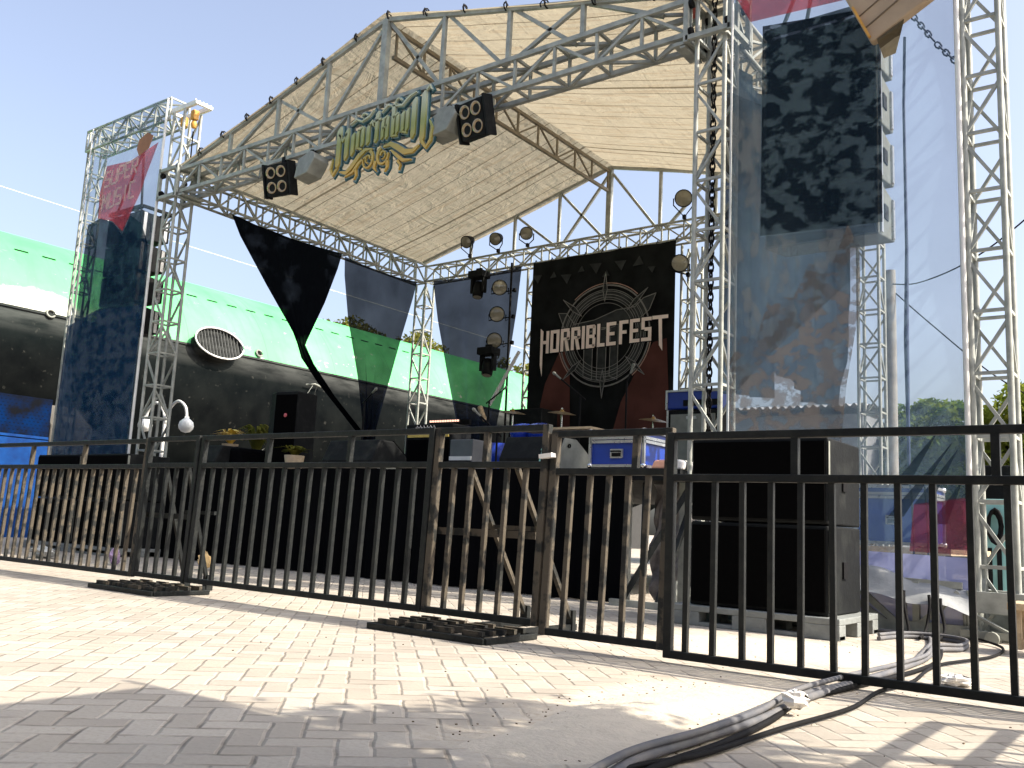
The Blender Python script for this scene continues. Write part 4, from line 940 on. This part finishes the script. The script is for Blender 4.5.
def braces(x0,x1,mt,label,yf=-2.85):
    r=thing('barrier_brace',label,'brace',((x0+x1)/2,-3.0,0),'rear braces of the barriers')
    for x in (x0,x1):
        m=MB(); m.bar((x,-3.55,1.03),(x-.02,yf,.08),.028); m.build('strut',mt,r)
        m=MB(); m.bar((x-.02,yf,0),(x-.02,yf,.14),.06,.04); m.bar((x-.02,-3.5,.03),(x-.02,yf+.05,.03),.04); m.build('foot',M_barr,r)
    m=MB(); m.bar((x0-.3,-3.52,.62),(x1+.15,-3.52,.62),.035,.045); m.bar((x0-.05,-3.28,.66),(x1+.05,-3.28,.66),.03); m.build('cross_bar',mt,r)
braces(9.15,9.52,M_barrw,'two slanting rear braces with a cross bar behind the middle gate panel')
braces(5.78,6.1,M_barr,'two slanting rear braces with a cross bar behind the narrow left panel',-3.25)
# tape
m=MB(); m.bar((9.73,-3.60,1.09),(9.82,-3.60,1.10),.05,.025)
tag(m.build('tape_knot',M_paper),'small knot of white tape tying two barrier posts together','tape')

# ------------------------------------------------------------------ right wing foot: ground truss, tarpaulin, crates
r=thing('ground_frame','low steel ground frame with slanting braces at the foot of the right wing','steel frame',(11,-.3,0))
m=MB(); m.bar((10.35,-.33,.05),(11.5,-.33,.05),.07,.09); m.bar((10.4,.35,.05),(11.5,.35,.05),.07,.09); m.build('foot_beam',M_alu,r)
for x in (10.97,11.07): MB().bar((x,-.33,.08),(x,-.33,.40),.05).build('post',M_alu,r)
for a in (((10.62,.33),(10.94,.06)),((10.55,.26),(10.88,.05)),((11.10,.08),(11.38,.34))): MB().bar((a[0][0],-.34,a[0][1]),(a[1][0],-.34,a[1][1]),.045).build('brace',M_alu,r)
MB().bar((10.4,-.31,.41),(11.4,-.31,.39),.05).build('top_bar',M_alu,r)
def tarpf(u,v):
    x=10.36+1.12*u; y=-.52+.95*v; h=.50-.16*u**1.2+.05*math.sin(PI*v)*(1-u*.75)+.012*math.sin(u*17+v*5)+.015*math.sin(v*23+u*9)
    if v<.2: h-= (0.2-v)*.75
    return (x,y,h)
tag(MB().grid(tarpf,46,34).build('tarpaulin',M_tarp),'grey rumpled tarpaulin thrown over the low frame behind the right net banner','tarpaulin')
flight_case(10.10,10.80,1.45,2.0,.68,1.26,'large blue flight case with silver edges behind the right net banner','flight_case')
flight_case(9.75,10.45,2.6,3.2,.68,1.22,'second blue flight case farther back behind the right net banner','flight_case')
r=thing('work_table','low pale table carrying the blue flight cases behind the right net banner','table',(10.3,2.2,0))
MB().box(9.6,11.0,1.3,3.3,.60,.66).build('table_top',M_wood,r)
for x in (9.7,10.9):
    for y in (1.4,3.2): MB().bar((x,y,0),(x,y,.6),.05).build('leg',M_alu,r)
r=thing('tower_foot','heavy steel foot with a bracket under the nearest right truss tower','tower foot',(11.6,-.1,0))
m=MB(); m.box(11.43,11.49,-.34,.12,.021,.36); m.box(11.78,11.83,-.34,.12,.021,.36); m.box(11.49,11.78,.06,.10,.021,.36); m.box(11.44,11.83,-.36,-.345,.20,.36); m.build('shoe',M_alu,r,.004)
m=MB(); m.bar((11.50,-.38,.18),(11.80,-.42,.04),.05,.02); m.bar((11.4,-.42,.05),(11.9,-.42,.05),.05); m.tube((11.62,-.50,.03),(11.62,-.38,.03),.05,n=12); m.build('bracket',M_grey,r)
r=thing('wooden_crate','small pale wooden crate stool at the right edge behind the barrier','crate',(12.1,-1.2,0))
MB().box(11.84,12.30,-1.25,-.85,.29,.335).build('top',M_wood,r,.005)
for x in (11.87,12.24):
    for y in (-1.22,-.9): MB().box(x,x+.045,y,y+.045,.04,.29).build('leg',M_wood,r)
m=MB(); m.bar((11.9,-1.2,.08),(12.25,-1.2,.26),.03); m.bar((11.9,-1.2,.06),(12.26,-1.2,.06),.03); m.build('brace',M_wood,r)
r=thing('equipment_cabinet','pale teal cabinet with dark coils hung on it, seen inside the right tower','cabinet',(10.98,4,0))
MB().box(10.82,11.10,4.0,4.5,.15,1.27).build('body',M_cyan,r,.01)
m=MB()
for k in range(5): m.path([(10.93+.07*math.cos(t)+k*.006,3.97-k*.012,.95+(.16+.01*k)*math.sin(t)) for t in [i*PI/6 for i in range(12)]],.02,6,True)
m.build('cable_coil',M_rubber,r)
m=MB(); m.box(10.84,10.9,3.98,4.0,.2,.7); m.box(10.95,11.0,3.98,4.0,.2,.7); m.build('leg_panel',M_blackp,r)
tag(MB().box(10.6,11.6,5,5.6,1.25,1.75).build('dark_case',M_blackp,None,.02),'dark case standing behind the teal cabinet near the trees','case')
tag(MB().box(10.55,11.65,4.95,5.65,1.18,1.24).box(10.6,10.68,5,5.08,0,1.18).box(11.5,11.58,5,5.08,0,1.18).build('trestle_table',M_alu),'plain grey trestle under the dark case near the trees','table')

# ------------------------------------------------------------------ cables on the ground
def cpath(ctrl,n=12):
    P=[Vector(p) for p in ctrl]; out=[]
    for i in range(len(P)-1):
        a=P[max(i-1,0)];b=P[i];c=P[i+1];d=P[min(i+2,len(P)-1)]
        for k in range(n):
            t=k/n; out.append(.5*((2*b)+(-a+c)*t+(2*a-5*b+4*c-d)*t*t+(-a+3*b-3*c+d)*t**3))
    out.append(P[-1]); return out
main=[(11.85,-6.7),(11.68,-6.2),(11.57,-5.71),(11.57,-5.26),(11.55,-4.75),(11.50,-4.2),(11.54,-3.6),(11.57,-2.8),(11.55,-2.2),(11.47,-1.6),(11.36,-1.1),(11.14,-.62)]
for k,(dx,rad,z,ph,lab) in enumerate(((-.030,.015,.016,0,'thick left ground cable of the bundle passing under the barrier'),(.008,.016,.017,1.6,'thick middle ground cable of the bundle passing under the barrier'),(-.012,.012,.043,3.1,'cable lying on top of the ground cable bundle'),(.046,.012,.013,4.2,'thinner right ground cable of the bundle passing under the barrier'))):
    pts=[(x+dx+.022*math.sin(i*1.3+ph),y,z+ (.0 if i%3 else .004)) for i,(x,y) in enumerate(main)]
    if k in (1,2): pts=pts[:-2]+[(11.58,-1.35,z),(11.52,-.9,z),(11.30,-.75,z),(11.10,-.85,z),(11.02,-1.2,z)]
    else: pts=pts[:-1]+[(11.20,-.62,z),(11.0,-.55,z),(10.8,-.52,z)]
    tag(MB().path(cpath(pts,8),rad,9).build('ground_cable',M_cable if k<3 else M_rubber),lab,'cable','cables on the ground')
tag(MB().path(cpath([(11.66,-6.6,.015),(11.62,-6.2,.015),(11.58,-5.75,.015),(11.65,-5.44,.015),(11.68,-4.86,.015),(11.73,-4.23,.015),(11.69,-3.68,.015),(11.72,-3.2,.015),(11.66,-2.4,.015),(11.8,-1.6,.015),(11.75,-.9,.015),(11.5,-.5,.03)],8),.009,7).build('ground_cable',M_rubber),'thin dark wire running beside the thick ground cables','cable','cables on the ground')
for k,(x0,z0,x1,y1) in enumerate(((11.28,.38,11.35,-1.0),(11.20,.40,11.22,-.9),(11.02,.42,11.10,-.7))):
    tag(MB().path(cpath([(x0,-.50,z0-.09),(x0+.01,-.53,.22),(x1-.02,-.62,.06),(x1,y1,.02)],6),.012,6).build('hanging_wire',M_rubber),('right thin wire dropping from the tarpaulin to the ground','middle thin wire dropping from the tarpaulin to the ground','left thin wire dropping from the tarpaulin to the ground')[k],'wire','wires dropping from the tarpaulin')
for k,(x,y,z1) in enumerate(((10.86,-.0,1.25),(10.95,.05,1.22),(11.05,.1,1.2))):
    tag(MB().path(cpath([(x,y,z1),(x+.02,y-.02,.9),(x+.03,y-.05,.6),(x+.02,y-.1,.42)],6),.009,6).build('hanging_wire',M_rubber),('left dark wire rising from the tarpaulin behind the net','middle dark wire rising from the tarpaulin behind the net','right dark wire rising from the tarpaulin behind the net')[k],'wire','wires rising behind the net banner')
def crumple(c,s,seed,mt,name,label,cat):
    random.seed(seed); m=MB(); n=9
    P=[[None]*(n+1) for _ in range(n+1)]
    def f(u,v):
        a=u*2*PI; b=v*PI; rr=1+random.uniform(-.28,.2)
        return (c[0]+s[0]*rr*math.sin(b)*math.cos(a),c[1]+s[1]*rr*math.sin(b)*math.sin(a),max(.002,c[2]+s[2]*(.45+rr*.5*math.cos(b))))
    m.grid(f,n,n,False); return tag(m.build(name,mt),label,cat)
crumple((11.60,-4.50,.03),(.055,.035,.07),3,M_paper,'plastic_bag','crumpled white plastic bag lying on the ground cables in front of the barrier','litter')
crumple((11.88,-3.05,.0),(.08,.05,.06),5,M_paper,'plastic_bag','crumpled white plastic bag on the ground behind the right barrier','litter')
crumple((3.55,-1.5,.0),(.09,.07,.22),8,mat('yellow carton',(.8,.55,.25),.7),'food_carton','small crumpled yellow carton on the ground behind the narrow left barrier','litter')
crumple((1.2,-2.2,.0),(.22,.14,.16),11,M_tarp,'rubbish_heap','grey crumpled sheet on the ground by the left subwoofers','litter')
crumple((2.5,-2.0,.0),(.08,.06,.2),12,mat('violet cloth',(.35,.25,.4),.8),'cloth_scrap','small violet cloth scrap on the ground by the left subwoofers','litter')
random.seed(21)
m=MB()
for k in range(420):
    if k<300: x=random.gauss(11.2,.22); y=random.uniform(-5.8,-4.1)
    else: x=random.uniform(8.8,12.6); y=random.uniform(-5.2,-1.5)
    s=random.uniform(.0015,.0045); a=random.random()*3
    m.cbox((x,y,s*.4),(s*2,s*1.3,s),Matrix.Rotation(a,3,'Z'))
tag(m.build('pebbles',M_brown),'scattered crumbs of soil and pebbles over the pavers','pebbles',kind='stuff')

# ------------------------------------------------------------------ submarine on land, left background
def submarine():
    r=thing('submarine','huge green and black submarine hull lying on land behind the left of the stage','submarine',(-10,8,0))
    cx,cz,R=-10,3.6,3.40; ta=math.asin(1.12/R)
    def rad(y):
        if y>20: return R*math.sqrt(max(.05,1-((y-20)/16)**2))
        if y<-18: return R*math.sqrt(max(.05,1-((-18-y)/14)**2))
        return R
    def hull(a0,a1,nu,off=0):
        def f(u,v):
            y=-30+64*v; a=a0+(a1-a0)*u; q=rad(y)+off
            return (cx+q*math.cos(a),y,cz+q*math.sin(a))
        return f
    mg,n,out=newmat('faded green hull paint'); P=n.pos(); x,y,z=n.xyz(P); p=n.new('ShaderNodeBsdfPrincipled')
    c=n.mix(n.ramp(n.noise(.8,P,6),.35,.7),(.07,.45,.13),(.11,.52,.18))
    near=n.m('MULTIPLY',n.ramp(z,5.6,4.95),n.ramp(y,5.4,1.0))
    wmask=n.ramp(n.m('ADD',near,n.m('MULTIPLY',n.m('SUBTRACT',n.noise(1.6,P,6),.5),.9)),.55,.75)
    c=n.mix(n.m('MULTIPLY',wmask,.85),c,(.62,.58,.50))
    ch=n.ramp(n.noise(5,n.scl(P,(1,.5,1)),7,.7),.63,.67); c=n.mix(n.m('MULTIPLY',ch,n.ramp(z,6.2,5.2)),c,(.66,.72,.62))
    sk=n.ramp(n.noise(2.2,n.scl(P,(.4,2.2,.35)),6,.65),.5,.72); c=n.mix(n.m('MULTIPLY',sk,.45),c,(.05,.26,.10))
    pj=n.m('LESS_THAN',n.m('FRACT',n.m('DIVIDE',y,2.4)),.008); c=n.mix(n.m('MULTIPLY',pj,.6),c,(.03,.18,.07))
    n.set(p.inputs['Base Color'],c); p.inputs['Roughness'].default_value=.6; n.set(out.inputs[0],p.outputs[0])
    mb,n,out=newmat('black hull paint'); P=n.pos(); x,y,z=n.xyz(P); p=n.new('ShaderNodeBsdfPrincipled')
    c=n.mix(n.ramp(n.noise(1.5,P,6),.35,.7),(.003,.0035,.004),(.007,.008,.008))
    sheen_band=n.m('MULTIPLY',n.ramp(z,4.15,4.6),n.ramp(n.noise(3,n.scl(P,(1,.4,2)),6),.25,.6)); c=n.mix(n.m('MULTIPLY',sheen_band,.8),c,(.06,.063,.06))  # grey band below the green: a glossy reflection painted into the colour
    c=n.mix(n.m('MULTIPLY',n.ramp(n.noise(8,P,3),.66,.7),.5),c,(.04,.04,.036))
    dd=n.new('ShaderNodeBsdfDiffuse'); n.set(dd.inputs[0],c); gg=n.new('ShaderNodeBsdfGlossy'); gg.inputs[0].default_value=(.35,.75,.75,1); gg.inputs[1].default_value=.3; ms=n.new('ShaderNodeMixShader'); ms.inputs[0].default_value=.0015; n.set(ms.inputs[1],dd.outputs[0]); n.set(ms.inputs[2],gg.outputs[0]); n.set(out.inputs[0],ms.outputs[0])
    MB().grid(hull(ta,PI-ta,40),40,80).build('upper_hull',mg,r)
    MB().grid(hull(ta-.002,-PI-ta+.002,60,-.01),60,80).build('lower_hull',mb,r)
    MB().grid(hull(ta-.012,ta+.004,1,.03),1,80).build('hull_edge',mb,r)
    # free-flooding slots
    for k in range(26):
        y=-1.6+.62*k; a=math.asin((6.17-cz)/R); a2=a+.012
        m=MB(); q=R+.008
        m.poly([(cx+q*math.cos(b),yy,cz+q*math.sin(b)) for b,yy in ((a,y),(a,y+.30),(a2,y+.30),(a2,y))],(math.cos(a),0,math.sin(a)),.008)
        m.build('slot',M_rubber,r)
    # oval intake
    c0=Vector((-6.66,5.48,4.80)); nrm=Vector((.93,0,.36)).normalized(); s=Vector((0,1,0)); t=nrm.cross(s)*-1
    if t.z<0: t=-t
    def el_(k,off,rx=.70,rz=.42): a=2*PI*k/36; return c0+nrm*off+s*rx*math.cos(a)+t*rz*math.sin(a)
    m=MB(); m.path([el_(k,.14) for k in range(36)],.022,8,True); m.build('intake_rim',M_white,r)
    m=MB(); m.add([el_(k,-.35,.60,.36) for k in range(36)]+[el_(k,.14) for k in range(36)],[(k,(k+1)%36,36+(k+1)%36,36+k) for k in range(36)],True); m.add([el_(k,.05) for k in range(36)],[tuple(range(36))]); dk=m.build('intake_duct',mb,r)
    m=MB()
    for k in range(15):
        x=-.66+k*1.32/14; h=.40*math.sqrt(max(0,1-(x/.70)**2)); m.bar(c0+nrm*.10+s*x-t*h,c0+nrm*.10+s*x+t*h,.015)
    m.build('intake_grille',mat('dark grille slats',(.03,.035,.035),.6),dk)
    for y,z in ((1.35,4.72),(6.9,4.86)):
        a=math.asin((z-cz)/R); c=Vector((cx+(R+.02)*math.cos(a),y,cz+(R+.02)*math.sin(a))); d=Vector((math.cos(a),0,math.sin(a)))
        m=MB(); m.path([c+d*.02+Vector((0,1,0))*.09*math.cos(q)+d.cross(Vector((0,1,0)))*.09*math.sin(q) for q in [i*PI/6 for i in range(12)]],.025,6,True); pr_=m.build('porthole_rim',M_grey,r)
        MB().lathe([(.08,0),(0,.005)],c,12,d).build('glass',M_rubber,pr_)
    # mooring cleat with wires
    m=MB(); c=Vector((-6.62,8.6,4.25)); m.path([c+Vector((.05,-.25,0)),c+Vector((.12,0,.05)),c+Vector((.05,.3,.02))],.03,6); m.path([c+Vector((.1,-.05,0)),Vector((-6.6,7.9,3.2)),Vector((-6.9,7.2,2.2))],.012,5); m.path([c+Vector((.1,.1,0)),Vector((-6.5,8.4,3.2)),Vector((-6.6,8.1,2.0))],.012,5); m.build('cleat',M_grey,r)
submarine()
r=thing('concrete_cradle','grey concrete cradle wall supporting the submarine beside the blue panels','cradle',(-6.6,2,0))
MB().poly([(-6.9,1.25,0),(-5.95,1.25,0),(-5.95,1.25,2.3),(-6.4,1.25,2.75),(-7.2,1.25,2.2)],(0,1,0),.9).build('wall',mat('dark stained concrete',(.09,.085,.075),.9,0,.4,3),r,.02)
r=thing('blue_fence','bright blue panel fence with a perforated upper band at the far left','fence',(-5.9,-2,0))
MB().box(-5.98,-5.90,-8,1.22,0,1.95).build('panel',M_bluew,r)
mp,n,out=newmat('perforated blue sheet'); P=n.pos(); x,y,z=n.xyz(P); br=n.new('ShaderNodeTexBrick'); cv=n.new('ShaderNodeCombineXYZ'); n.set(cv.inputs[0],y); n.set(cv.inputs[1],z); n.t.links.new(cv.outputs[0],br.inputs['Vector'])
br.inputs['Scale'].default_value=1; br.inputs['Brick Width'].default_value=.085; br.inputs['Row Height'].default_value=.065; br.inputs['Mortar Size'].default_value=.024; br.inputs['Color1'].default_value=(.002,.004,.01,1); br.inputs['Color2'].default_value=(0,.012,.05,1); br.inputs['Mortar'].default_value=(0,.014,.07,1)
c=n.mix(n.m('MULTIPLY',n.ramp(n.noise(2.5,P,4),.35,.6),n.ramp(z,2.9,2.5)),(.004,.005,.008),br.outputs['Color']); p=n.new('ShaderNodeBsdfPrincipled'); n.set(p.inputs['Base Color'],c); p.inputs['Roughness'].default_value=.8; p.inputs['Specular IOR Level'].default_value=.05; n.set(out.inputs[0],p.outputs[0])
MB().box(-5.97,-5.93,-8,1.22,1.95,2.8).build('perforated_band',mp,r)
MB().bar((-5.94,-8,2.0),(-5.94,1.22,2.0),.05).build('rail',M_bluew,r)
o=MB(); o.box(-8.2,-7.8,-20,30,0,2.5); tag(o.build('foundation_wall',mat('dark foundation',(.03,.03,.03),.9)),'dark foundation wall in the shade under the submarine','wall')

# globe street lamp
r=thing('street_lamp','white street lamp with two round globes on curved arms behind the left truss tower','street lamp',(-4.65,3,0))
MB().tube((-4.65,3,0),(-4.65,3,2.6),.05,.035,12).build('pole',M_white,r)
for s,zc in ((1,2.42),(-1,2.48)):
    e=.78 if s>0 else -.73
    m=MB(); m.path(cpath([(-4.65,3,2.45),(-4.65+e*.12,3,2.75),(-4.65+e*.5,3,2.95),(-4.65+e*.88,3,2.82),(-4.65+e,3,zc+.14)],6),.03,8); am=m.build('arm',M_white,r)
    m=MB(); m.lathe([(0,-.15),(.09,-.125),(.145,-.06),(.155,0),(.135,.08),(.08,.13),(.05,.15),(.045,.19),(0,.19)],(-4.65+e,3,zc),18); m.build('globe',M_opal,am)

# ------------------------------------------------------------------ vegetation
def leafmat(name,c1,c2,tr=.35):
    m,n,out=newmat(name); P=n.pos(); c=n.mix(n.ramp(n.noise(2.5,P,5),.35,.65),c1,c2); c=n.mix(n.m('MULTIPLY',n.noise(30,P),.5),c,tuple(a*.5 for a in c1))
    d=n.new('ShaderNodeBsdfDiffuse'); t=n.new('ShaderNodeBsdfTranslucent'); n.set(d.inputs[0],c); n.set(t.inputs[0],c); a=n.new('ShaderNodeMixShader'); a.inputs[0].default_value=tr
    n.set(a.inputs[1],d.outputs[0]); n.set(a.inputs[2],t.outputs[0]); n.set(out.inputs[0],a.outputs[0]); return m
M_leaf=leafmat('green foliage',(.08,.16,.02),(.22,.27,.035),.5); M_leafy=leafmat('yellow green foliage',(.20,.19,.04),(.12,.14,.03)); M_leafb=leafmat('bright yellow green foliage',(.16,.22,.03),(.26,.27,.05),.5); M_leafd=leafmat('dark foliage',(.03,.06,.02),(.06,.10,.03))
def tree(x,y,trunk_h,R,label,mt,seed,clumps=60,per=90,ls=.09,grp='trees behind the stage'):
    random.seed(seed); r=thing('tree',label,'tree',(x,y,0),grp)
    m=MB(); top=trunk_h
    m.path([(x,y,0),(x+.05,y,top*.5),(x-.04,y+.05,top)],[.16,.12,.09],8)
    for k in range(7):
        a=k*.9+random.random(); e=(x+R[0]*.7*math.cos(a),y+R[1]*.7*math.sin(a),top+R[2]*random.uniform(.2,1.1)); m.path([(x,y,top*.8),((x+e[0])/2,(y+e[1])/2,top+.1),e],[.07,.045,.015],6)
    m.build('trunk',M_bark,r)
    L=MB(); cz=top+R[2]*.6
    for k in range(clumps):
        while True:
            p=[random.uniform(-1,1) for _ in range(3)]
            if .15<p[0]**2+p[1]**2+p[2]**2<1: break
        c=Vector((x+p[0]*R[0],y+p[1]*R[1],cz+p[2]*R[2])); cr=random.uniform(.22,.42)*min(R)*.9
        for q in range(per):
            d=Vector([random.gauss(0,1) for _ in range(3)]).normalized()*cr*random.random()**.4; d.z*=.7
            a=Vector([random.gauss(0,1) for _ in range(3)]).normalized(); b=a.cross(Vector([random.gauss(0,1) for _ in range(3)])).normalized(); s=ls*random.uniform(.6,1.3)
            o=c+d; L.add([o-a*s,o+b*s*.45,o+a*s,o-b*s*.45],[(0,1,2,3)])
    L.build('crown',mt,r); return r
tree(8.3,14.0,1.75,(1.3,1.2,1.4),'round green tree seen through the right part of the net banner',M_leaf,1,150,150,.09)
tree(10.25,13.5,2.0,(1.2,1.2,1.3),'bushy bright green tree behind the nearest right truss tower',M_leafb,2,130,140,.09)
tree(11.6,14.5,2.0,(1.3,1.3,1.5),'bright green tree at the far right edge beyond the tower',M_leafb,3,110,130,.09)
tree(7.3,17,.9,(1.6,1.3,1.1),'low dark green tree behind the concrete pole',M_leafd,4,60,90,.09)
tree(-24.5,26,8.3,(2.6,2.2,2.3),'yellow green treetop showing above the submarine between the drapes',M_leafy,5,60,90,.16)
tree(-19.6,27,7.0,(2.0,2.0,2.1),'small yellow green treetop above the submarine behind the rear left tower',M_leafy,6,50,90,.16)
tree(-15.6,29,5.8,(2.4,2.0,2.1),'treetop above the submarine right of the rear left tower',M_leafy,9,50,90,.16)
tree(17.2,-2.4,2.6,(1.0,1.0,.9),'tree beyond the right edge whose leaves shade the pavers',M_leaf,7,40,90,.07)
def fol(cx,cy,cz,rx,ry,rz,n,seed,ls):
    random.seed(seed); L=MB()
    for q in range(n):
        o=Vector((cx+random.gauss(0,rx),cy+random.gauss(0,ry),cz+random.gauss(0,rz)))
        a=Vector([random.gauss(0,1) for _ in range(3)]).normalized(); b=a.cross(Vector([random.gauss(0,1) for _ in range(3)])).normalized(); s=ls*random.uniform(.6,1.4)
        L.add([o-a*s,o+b*s*.4,o+a*s,o-b*s*.4],[(0,1,2,3)])
    return L
def branch_tree():
    r=thing('tree','leaning tree beyond the right edge with a branch over the pavers','tree',(16.2,-3.2,0),'trees behind the stage')
    m=MB(); m.path([(16.2,-3.2,0),(16.1,-3.3,1.6),(15.6,-3.7,2.6),(14.9,-4.1,3.0),(14.3,-4.3,3.05)],[.14,.11,.07,.04,.015],8); m.path([(15.6,-3.7,2.6),(15.0,-4.4,2.9),(14.6,-4.8,2.9)],[.05,.03,.012],6); m.build('trunk',M_bark,r)
    L=MB()
    for c in ((14,-4.4,3),(14.3,-4.65,3),(14.5,-4.45,3),(14.1,-4.85,3),(13.8,-4.75,3),(14.6,-4.8,3),(13.75,-4.95,3.0),(14.3,-5.0,3),(14.0,-4.25,3.0),(14.35,-4.3,3.05),(14.7,-4.3,3.0),(14.3,-4.5,2.9),(14.7,-4.6,2.95),(15.0,-4.5,2.9),(14.9,-4.85,2.9),(14.55,-4.85,2.9),(15.2,-4.3,2.8)):
        q=fol(c[0],c[1],c[2],.15,.11,.08,170,int(c[0]*100+c[1]*37),.06); L.add(q.v,q.f)
    L.build('crown',M_leaf,r)
branch_tree()
def plant(x,y,z,mt,h,n,label,pot=True,seed=1,spread=.25,name='potted_plant'):
    random.seed(seed); r=thing(name,label,'plant',(x,y,z),'plants on the stage'); L=MB()
    for k in range(n):
        a=random.random()*2*PI; l=random.uniform(.5,1)*h; s=spread*random.uniform(.5,1.1); c,sn=math.cos(a),math.sin(a); w=.018
        P0=Vector((x,y,z+.2)); P1=Vector((x+c*s*.5,y+sn*s*.5,z+.2+l)); P2=Vector((x+c*s*1.2,y+sn*s*1.2,z+.2+l*.8)); t=Vector((-sn,c,0))*w
        L.add([P0-t,P0+t,P1+t*1.5,P1-t*1.5,P2],[(0,1,2,3),(3,2,4)])
    L.build('leaves',mt,r); q=MB(); q.lathe([(0,0),(.10,0),(.14,.22),(.12,.22),(0,.2)],(x,y,z),14); q.build('pot',M_wood,r)
plant(.30,1.6,zs+.15,M_leafy,.55,60,'spiky green plant in a pale pot left of the side fill loudspeaker',seed=2,spread=.42)
plant(-.42,1.6,zs+.35,mat('yellow petals',(.75,.50,.06),.6),.28,40,'small plant with yellow leaves at the left end of the stage',seed=3,spread=.32)
plant(2.95,.2,zs,M_leafy,.16,40,'low yellow flowering plant right of the side fill loudspeaker',seed=4,spread=.25)
tag(MB().box(-.55,.6,1.4,1.9,zs-.01,zs+.34).build('plant_stand',M_blackp,None,.02),'black box carrying the plants at the left end of the stage','box')

# ------------------------------------------------------------------ behind on the right
r=thing('concrete_pole','weathered concrete utility pole behind the right net banner','pole',(8.5,9,0))
MB().tube((8.5,9,0),(8.54,9,5.65),.13,.09,14).build('pole',M_conc,r)
tag(MB().path(cpath([(8.55,9,5.4),(9.3,8,5.1),(10.6,6,4.9),(12.0,5,5.6),(14,4,6.9)],8),.012,5).build('overhead_wire',M_rubber),'sagging overhead wire from the concrete pole towards the right edge','wire','overhead wires')
tag(MB().path(cpath([(8.55,9,5.3),(9.2,9,4.6),(10.2,9,3.6),(11.2,9,2.9)],8),.012,5).build('overhead_wire',M_rubber),'overhead wire slanting down right from the concrete pole','wire','overhead wires')
tag(MB().path(cpath([(-12,-6,8.95),(-12,2.1,8.88),(-12,5.5,8.85),(-12,10,8.84),(-12,30,8.9)],8),.010,5).build('overhead_wire',M_white),'pale thin overhead line crossing the sky at the left','wire','overhead wires')
r=thing('warehouse','low grey building with a corrugated roof edge behind the right side drape','building',(5.5,12,0))
MB().box(3.0,7.15,12.05,16,0,3.45).build('wall',mat('grey plaster',(.20,.21,.23),.8),r)
def cor(u,v): return (2.8+4.55*u,11.8+4.4*v,3.62+.035*math.sin(u*2*PI*26)+.25*v)
MB().grid(cor,208,2).build('roof',mat('corrugated sheet',(.35,.36,.37),.5,.3),r)
m=MB(); m.box(4.6,5.1,12.02,12.05,1.9,3.0); m.box(5.8,6.3,12.02,12.05,1.9,3.0); m.build('window',glassy('dark window',(.05,.06,.08)),r)
r=thing('market_wall','pale boundary wall beyond the trees at the right','wall',(12,20,0))
MB().box(6,22,19.9,20.1,0,1.6).build('wall',M_conc,r); MB().box(5.9,22.1,19.8,20.2,1.6,1.7).build('coping',M_conc,r)

# ------------------------------------------------------------------ shelter beside the camera (only its shadow is in view)
r=thing('canopy_shelter','flat roofed canopy shelter beside the viewpoint','canopy',(14.9,-8,0))
MB().box(12.80,20,-16,-5.06,3.0,3.06).build('roof_sheet',M_tan,r)
MB().bar((12.6,-5.07,3.03),(17,-4.80,3.03),.022).build('edge_cable',M_alu,r)
for x in (14.4,16.8):
    for y in (-11.2,-6.6): MB().bar((x,y,0),(x,y,3.0),.07).build('post',M_alu,r)

# unseen dark block added behind the viewpoint to cut sky light on that side
r=thing('sky_blocker','long dark block added behind the viewpoint to cut sky light','building',(8,-17,0))
MB().box(-18,34,-19,-17,0,9).build('wall',mat('dark blocker face',(.10,.095,.09),.9,0,.3,1),r)
MB().box(-18.3,34.3,-19.3,-16.7,9.0,9.25).build('roof',M_conc,r)
for k in range(9):  # windows and sills made up for the added block
    w_=MB().box(-15+k*5.2,-12.6+k*5.2,-16.99,-16.95,5.2,7.0).build('window',glassy('dark blocker face window',(.04,.05,.06)),r); MB().box(-15.1+k*5.2,-12.5+k*5.2,-16.99,-16.90,5.05,5.18).build('sill',M_conc,w_)
